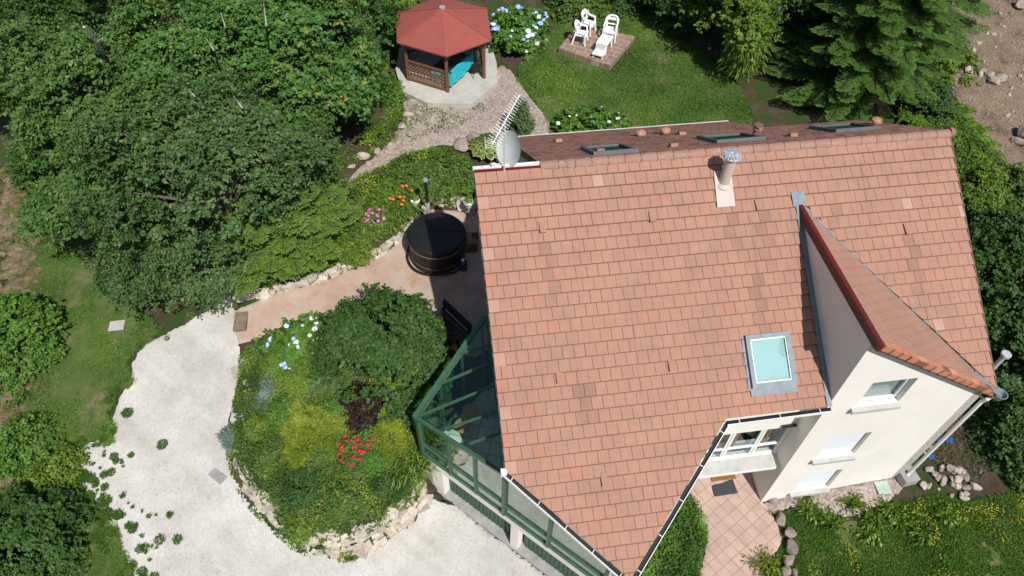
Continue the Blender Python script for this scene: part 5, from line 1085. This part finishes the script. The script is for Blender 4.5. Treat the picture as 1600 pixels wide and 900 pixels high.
# hosta
P0 = G(765,238); t = thing('hosta', P0, 'variegated hosta with cream edged leaves beside the satellite dish', 'hosta'); n = 190; a = rng.uniform(0, 6.28, n); r = np.sqrt(rng.random(n))*.75; Q = np.stack([r*np.cos(a), r*np.sin(a), .5-.35*r*r+rng.random(n)*.08], 1); Nn = np.stack([np.cos(a)*.5, np.sin(a)*.5, 1+0*a], 1); D = np.stack([np.cos(a), np.sin(a), -.4+0*a], 1)
link('leaf_rims', leafmesh('leaf_rims', Q, Nn, .26, 'hosta', .8, np.full(n, 1.), D, .1), t); link('leaves', leafmesh('leaves', Q+[0, 0, .012], Nn, .19, 'hosta', .8, rng.random(n)*.6, D, .1), t)
# rockery
shrub(570,634,.66,.6,.07,'barb','dark purple barberry in the middle of the rockery',nc=120,seed=71,cr=.2,name='barberry')
shrub(560,705,.60,.5,.07,'coverd','bush of red roses in the centre of the rockery',nc=90,seed=72,cr=.2,flowers=(38,'pr',.08,0),name='rose_bush')
shrub(592,655,.22,.3,.06,'coverd','single red rose stem beside the barberry',nc=20,seed=73,cr=.12,flowers=(4,'pr',.12,0),name='rose_bush')
def spread(px_, py_, R, h, mat, label, n=9000, seed=0, name='juniper', wd=.03, L=.16, dirb=None):
    P0 = G(px_, py_); t = thing(name, P0, label, 'shrub'); r = np.random.default_rng(seed); a = r.uniform(0, 6.28, n); q = np.sqrt(r.random(n)); rr = R*q*(1+.2*np.sin(3*a+seed)+.14*np.sin(7*a)+.1*r.normal(size=n)); x, y = rr*np.cos(a), rr*np.sin(a); z = h*(1-q**2)*(.45+1.0*vn(x, y, 3.2, seed))+.03
    xx = x+P0[0]; yy = y+P0[1]; z = z+hz(xx, yy)-P0[2]; z -= r.random(n)*.08; A = np.stack([x, y, z], 1); th_ = 6.28*vn(xx, yy, 1.9, seed+11)*1.6; d = np.stack([.6*np.cos(a)+.8*np.cos(th_), .6*np.sin(a)+.8*np.sin(th_), .35+0*a], 1) if dirb is None else np.array(dirb)+np.stack([np.cos(a), np.sin(a), 0*a], 1)*.5; B = A+unit(d+r.normal(size=(n, 3))*.45)*L*r.uniform(.6, 1.3, (n, 1))
    link('foliage', strips('foliage', A, B, wd, mat, np.clip(.2+.5*vn(x, y, 5, seed+3)+.4*r.random(n), 0, 1), up=np.array([0, 0, 1.])), t)
    m = MB()
    for i in range(7): a = i*.9; e = np.array([R*.5*math.cos(a), R*.5*math.sin(a), h*.35]); m.tube([np.zeros(3), e*.5, e], [.03, .02, .01], 5)
    m.build('stem', 'barkd', t, org=np.zeros(3)); return t
spread(488,678,.95,.55,'gold','golden yellow conifer left of the red roses','', ) if 0 else spread(488,685,.95,.75,'gold','golden yellow conifer left of the red roses',14000,1,'golden_conifer')
spread(612,690,.62,.70,'gold','golden green conifer between barberry and conservatory',7000,2,'golden_conifer')
spread(520,598,.70,.35,'jun','grey green creeping juniper below the big dark bush',7000,3,'juniper')
spread(640,610,.7,.35,'cover','yellow green low conifer in front of the big dark bush',6000,4,'low_conifer')
spread(412,632,.45,.22,'blueg','blue grey lavender clump in the upper rockery',3500,5,'lavender'); spread(366,682,.38,.25,'blueg','blue grey lavender clump at the left rim by the drive',3000,6,'lavender'); spread(430,600,.4,.2,'blueg','thin blue grey clump near the pink boulders',1800,7,'lavender')
for (x, y, R0, h0, mt, lb) in [(448,648,.42,.30,'hydra','low leafy perennial clump between the lavender and the golden conifer'),(428,712,.40,.28,'coverd','dark creeping clump above the left stone rim'),(482,762,.48,.34,'mapled','dark green mound near the foot of the rockery, left of centre'),
 (545,785,.45,.32,'coverd','loose dark mound directly above the lowest wall stones'),(602,762,.42,.30,'mapled','dark leafy clump in front of the arching strap leaves'),(468,600,.38,.30,'bright','fresh green clump beside the grey green juniper'),(530,650,.36,.34,'hydra','leafy green clump touching the barberry on its left'),
 (438,572,.38,.26,'bright','bright sedum like clump just below the terrace path corner'),(505,722,.40,.30,'coverd','dark clump left of the red roses'),(585,722,.34,.26,'hydra','green clump right of the red roses'),(408,668,.30,.22,'cover','yellow green tuft above the white squared stone'),
 (655,645,.40,.35,'coverd','dark bush pressed against the conservatory corner'),(470,820,.34,.22,'cover','weedy tuft growing out of the stone rim at the bottom left')]:
    shrub(x, y, R0*1.15, h0*1.9, .07, 'twig' if mt == 'twig_' else mt, lb, nc=100, per=90, cr=.18, seed=int(x+y), name='perennial', cat='plant')
# ground cover and grass (uncountable)
def scatter(poly, n, margin=0., lo=None):
    P = np.asarray(poly); x0, y0 = P.min(0)-.3; x1, y1 = P.max(0)+.3; x = rng.uniform(x0, x1, n); y = rng.uniform(y0, y1, n); d = sdist(x, y, P); k = d > margin; return x[k], y[k], d[k]
def cover(name, poly, n, size, mat, label, hh=.12, thr=0., seed=0, sc=1.2, asp=.55, margin=0., cat='ground cover'):
    x, y, d = scatter(poly, n, margin); nz = fbm(x, y, sc, seed, 4); k = nz > thr; x, y, nz = x[k], y[k], nz[k]; bumpy = fbm(x, y, 3.5, seed+5, 3); z = hz(x, y)+rng.random(len(x))*hh*(.4+1.4*bumpy)+.03
    P = np.stack([x, y, z], 1); Nn = np.stack([0*x, 0*x, 0*x+1], 1)+rng.normal(size=(len(x), 3))*.5; o0 = P.mean(0); me = leafmesh(name, P-o0, Nn, size*rng.uniform(.6, 1.3, len(x)), mat, asp, np.clip((vn(x, y, 1.7, seed+9)-.3)*1.1+rng.random(len(x))*.5, 0, 1))
    o = link(name, me, None, o0); return tag(o, label, cat, kind='stuff')
BEDX = smooth(BED, 0)
cover('ground_cover', BEDX, 90000, .075, 'cover', 'yellow green ground cover spreading over the rockery', .26, .47, 1)
cover('ground_cover', BEDX, 90000, .065, 'coverd', 'dark green creeping leaves filling the lower rockery', .26, .0, 2)
cover('ground_cover', polyg([(355,640),(372,640),(372,700),(395,760),(430,805),(470,840),(560,862),(560,885),(470,872),(420,830),(372,780),(350,700)], 1), 26000, .07, 'cover', 'weeds creeping out from the rockery onto the drive', .15, .47, 3, sc=2.0)
cover('ground_cover', BANK, 60000, .085, 'cover', 'leafy ground cover on the planted bank above the terrace', .28, .3, 4)
cover('ground_cover', polyg([(508,262),(560,225),(600,185),(630,165),(640,190),(615,225),(560,255),(515,275)], 1), 12000, .08, 'cover', 'green weeds among the pale boulders by the gravel path', .12, .42, 5, sc=2.)
cover('ground_cover', polyg([(1400,150),(1470,140),(1520,230),(1600,300),(1640,420),(1640,800),(1560,760),(1540,640),(1530,450),(1490,260),(1400,190)], 1), 90000, .10, 'coverd', 'dense dark undergrowth right of the house', .35, .2, 6)
cover('ground_cover', polyg([(620,0),(560,60),(560,160),(520,230),(480,300),(380,380),(250,440),(100,420),(40,250),(0,0)], 1), 60000, .12, 'coverd', 'shaded undergrowth beneath the left forest', .4, .35, 7)
cover('ground_cover', polyg([(1000,790),(1060,760),(1085,790),(1106,845),(1090,880),(1085,960),(980,960)], 1), 30000, .075, 'hydra', 'low green planting between the roof point and the entrance patio', .5, .0, 8)
cover('ground_cover', P_LAWN3, 60000, .055, 'cover', 'yellowish weeds spreading in patches through the side lawn', .07, .54, 21, sc=1.0)
cover('ground_cover', polyg([(0,560),(60,620),(120,700),(130,800),(150,900),(0,960)], 1), 30000, .09, 'cover', 'low leafy weeds along the left edge below the large shrub', .2, .45, 9)
for (x, y, r) in [(640,175,14),(690,172,20),(725,178,14),(720,155,14),(700,190,10),(660,200,10),(770,172,10),(575,300,8),(612,212,10),(742,168,12)]:
    pass
cover('ground_cover', polyg([(640,165),(700,165),(745,150),(775,165),(740,190),(690,210),(640,222),(600,262),(590,240),(635,200)], 1), 11000, .06, 'cover', 'patchy weeds in the gravel in front of the gazebo slab', .06, .49, 10, sc=1.8)
def grass(name, poly, n, L, label, mat='grass', thr=.0, seed=0, wd=.022, sc=1.2, margin=-.05):
    x, y, d = scatter(poly, n, margin); kk = d+(fbm(x, y, 1.3, 9, 4)-.5)*1.24*(margin < -.1) > -.02; x, y, d = x[kk], y[kk], d[kk]; nz = fbm(x, y, sc, seed, 4); k = nz > thr; x, y = x[k], y[k]; z = hz(x, y)+.02; a = rng.uniform(0, 6.28, len(x)); l = L*rng.uniform(.5, 1.3, len(x))*(.5+vn(x, y, 1.3, seed+2)); A = np.stack([x, y, z], 1); B = A+np.stack([np.cos(a)*l*.7, np.sin(a)*l*.7, l*.7], 1)
    o0 = A.mean(0); me = strips(name, A-o0, B-o0, wd*np.ones(len(x)), mat, np.clip(vn(x, y, .9, seed+4)*.8-.1+rng.random(len(x))*.45, 0, 1)); o = link(name, me, None, o0); return tag(o, label, 'grass', kind='stuff')
grass('grass', P_LAWN2, 150000, .10, 'mown green grass of the back lawn around the stone patio', seed=1)
grass('grass', P_LAWN1, 230000, .09, 'thin dark green grass of the strip left of the drive', seed=2, thr=.38, margin=-.5)
grass('grass', P_LAWN3, 130000, .12, 'long unmown grass with yellow flowers below the rubble heap', seed=3, thr=.36)
grass('grass', polyg([(560,20),(640,10),(620,110),(610,140),(560,130),(575,60)], 1), 26000, .12, 'rough grass between forest and gazebo', seed=4, thr=.4)
# grass tufts encroaching on the drive
x, y, d = scatter(P_DRIVE, 7500, -.3); L1 = sdist(x, y, P_LAWN1)
k = (L1 > -2.4) & (rng.random(len(x)) < 2.4*np.exp(L1/.36)*(.03+2.2*np.clip(fbm(x, y, .8, 31, 3)-.44, 0, 1))*np.where(y < 12.6, 1.7, .3)); x, y, L1 = x[k], y[k], L1[k]; rs = .03+.15*rng.random(len(x))**1.8; m_ = (rs*rs*15000).astype(int)+14
cx_, cy_, rr = np.repeat(x, m_), np.repeat(y, m_), np.repeat(rs, m_); a = rng.uniform(0, 6.28, len(cx_)); q = np.sqrt(rng.random(len(a)))*rr; x, y = cx_+q*np.cos(a), cy_+q*np.sin(a); z = hz(x, y)+.03; a = rng.uniform(0, 6.28, len(a)); l = .07*rng.uniform(.5, 1.3, len(x)); A = np.stack([x, y, z], 1); B = A+np.stack([np.cos(a)*l*.7, np.sin(a)*l*.7, l*.8], 1); o0 = A.mean(0)
tag(link('grass', strips('grass', A-o0, B-o0, .02*np.ones(len(x)), 'grass', rng.random(len(x))*.5), None, o0), 'grass tufts creeping into the left side of the white gravel', 'grass', kind='stuff')
# yellow flowers on the side lawn
x, y, d = scatter(P_LAWN3, 6000, .1); k = fbm(x, y, .8, 12, 4)+.03*(x-11) > .62; x, y = x[k], y[k]; P = np.stack([x, y, hz(x, y)+.14], 1); o0 = P.mean(0); tag(link('wildflowers', leafmesh('wildflowers', P-o0, np.tile([0, 0, 1.], (len(x), 1))+rng.normal(size=(len(x), 3))*.3, .032, 'py', .9), None, o0), 'tiny yellow wildflowers sprinkled over the side lawn', 'flowers', kind='stuff')
x, y, d = scatter(BEDX, 1600, .2); k = fbm(x, y, 1.1, 15, 3) > .55; x, y = x[k], y[k]; P = np.stack([x, y, hz(x, y)+.25], 1); o0 = P.mean(0); tag(link('wildflowers', leafmesh('wildflowers', P-o0, np.tile([0, 0, 1.], (len(x), 1))+rng.normal(size=(len(x), 3))*.3, .045, 'pp', .9), None, o0), 'tiny pale pink blossoms scattered in the rockery', 'flowers', kind='stuff')
for i, (x, y) in enumerate([(1262,800),(1300,818),(1355,835),(1385,800),(1400,815),(1330,790),(1360,815),(1440,840),(1470,805)]): straps(x, y, .18, 60, 'lily', 'broad leaved weed rosette in the side lawn', 'weed', .32, None, 'plant', .07)['group'] = 'broad leaved weeds in the side lawn'
straps(1196,888,.25,120,'gold','yellow green spiky plant at the bottom end of the patio','spiky_plant',.4)
# bare branch, debris
P = at(140, 50, 9.6); t = thing('bare_branch', P, 'bare grey branch sticking out of the forest canopy', 'branch'); m = MB(); m.tube([at(158, 84, 8.4), at(151, 66, 9.7), at(143, 54, 10.1), at(131, 42, 10.5)], [.07, .06, .05, .035], 7); m.tube([at(151, 66, 9.7), at(160, 60, 10.0)], [.03, .015], 6); m.build('limb', 'dryb', t)
for a_, b_, c_2 in (((345, 20), (352, 42), 9.6), ((412, 5), (416, 40), 9.5), ((322, 60), (334, 78), 9.4), ((365, 150), (378, 168), 8.9), ((295, 140), (304, 150), 8.8)):
    A = at(*a_, c_2); t = thing('dead_twig', at(*b_, c_2-1.2), 'thin pale dead twig poking through the forest canopy', 'twig', 'pale dead twigs in the forest canopy'); m = MB(); m.tube([at(*b_, c_2-1.2), at(*b_, c_2), A], [.035, .03, .012], 5); m.build('limb', 'dryb', t)
for px_, py_, s in ((1467,690,.14),(1482,690,.16),(1453,716,.12),(1505,742,.12)):
    P = G(px_, py_); m = MB(); m.box(P+[0, 0, .06], (s*1.3, s, .05), unit(rng.normal(size=(3, 3)))*0+np.eye(3)); m.box(P+[.04, .03, .10], (s*.7, s*.5, .04)); o = m.build('plastic_scrap', 'blue', None, org=P); tag(o, 'blue plastic scrap lying on the rubble heap', 'rubbish', 'blue plastic scraps on the rubble heap')
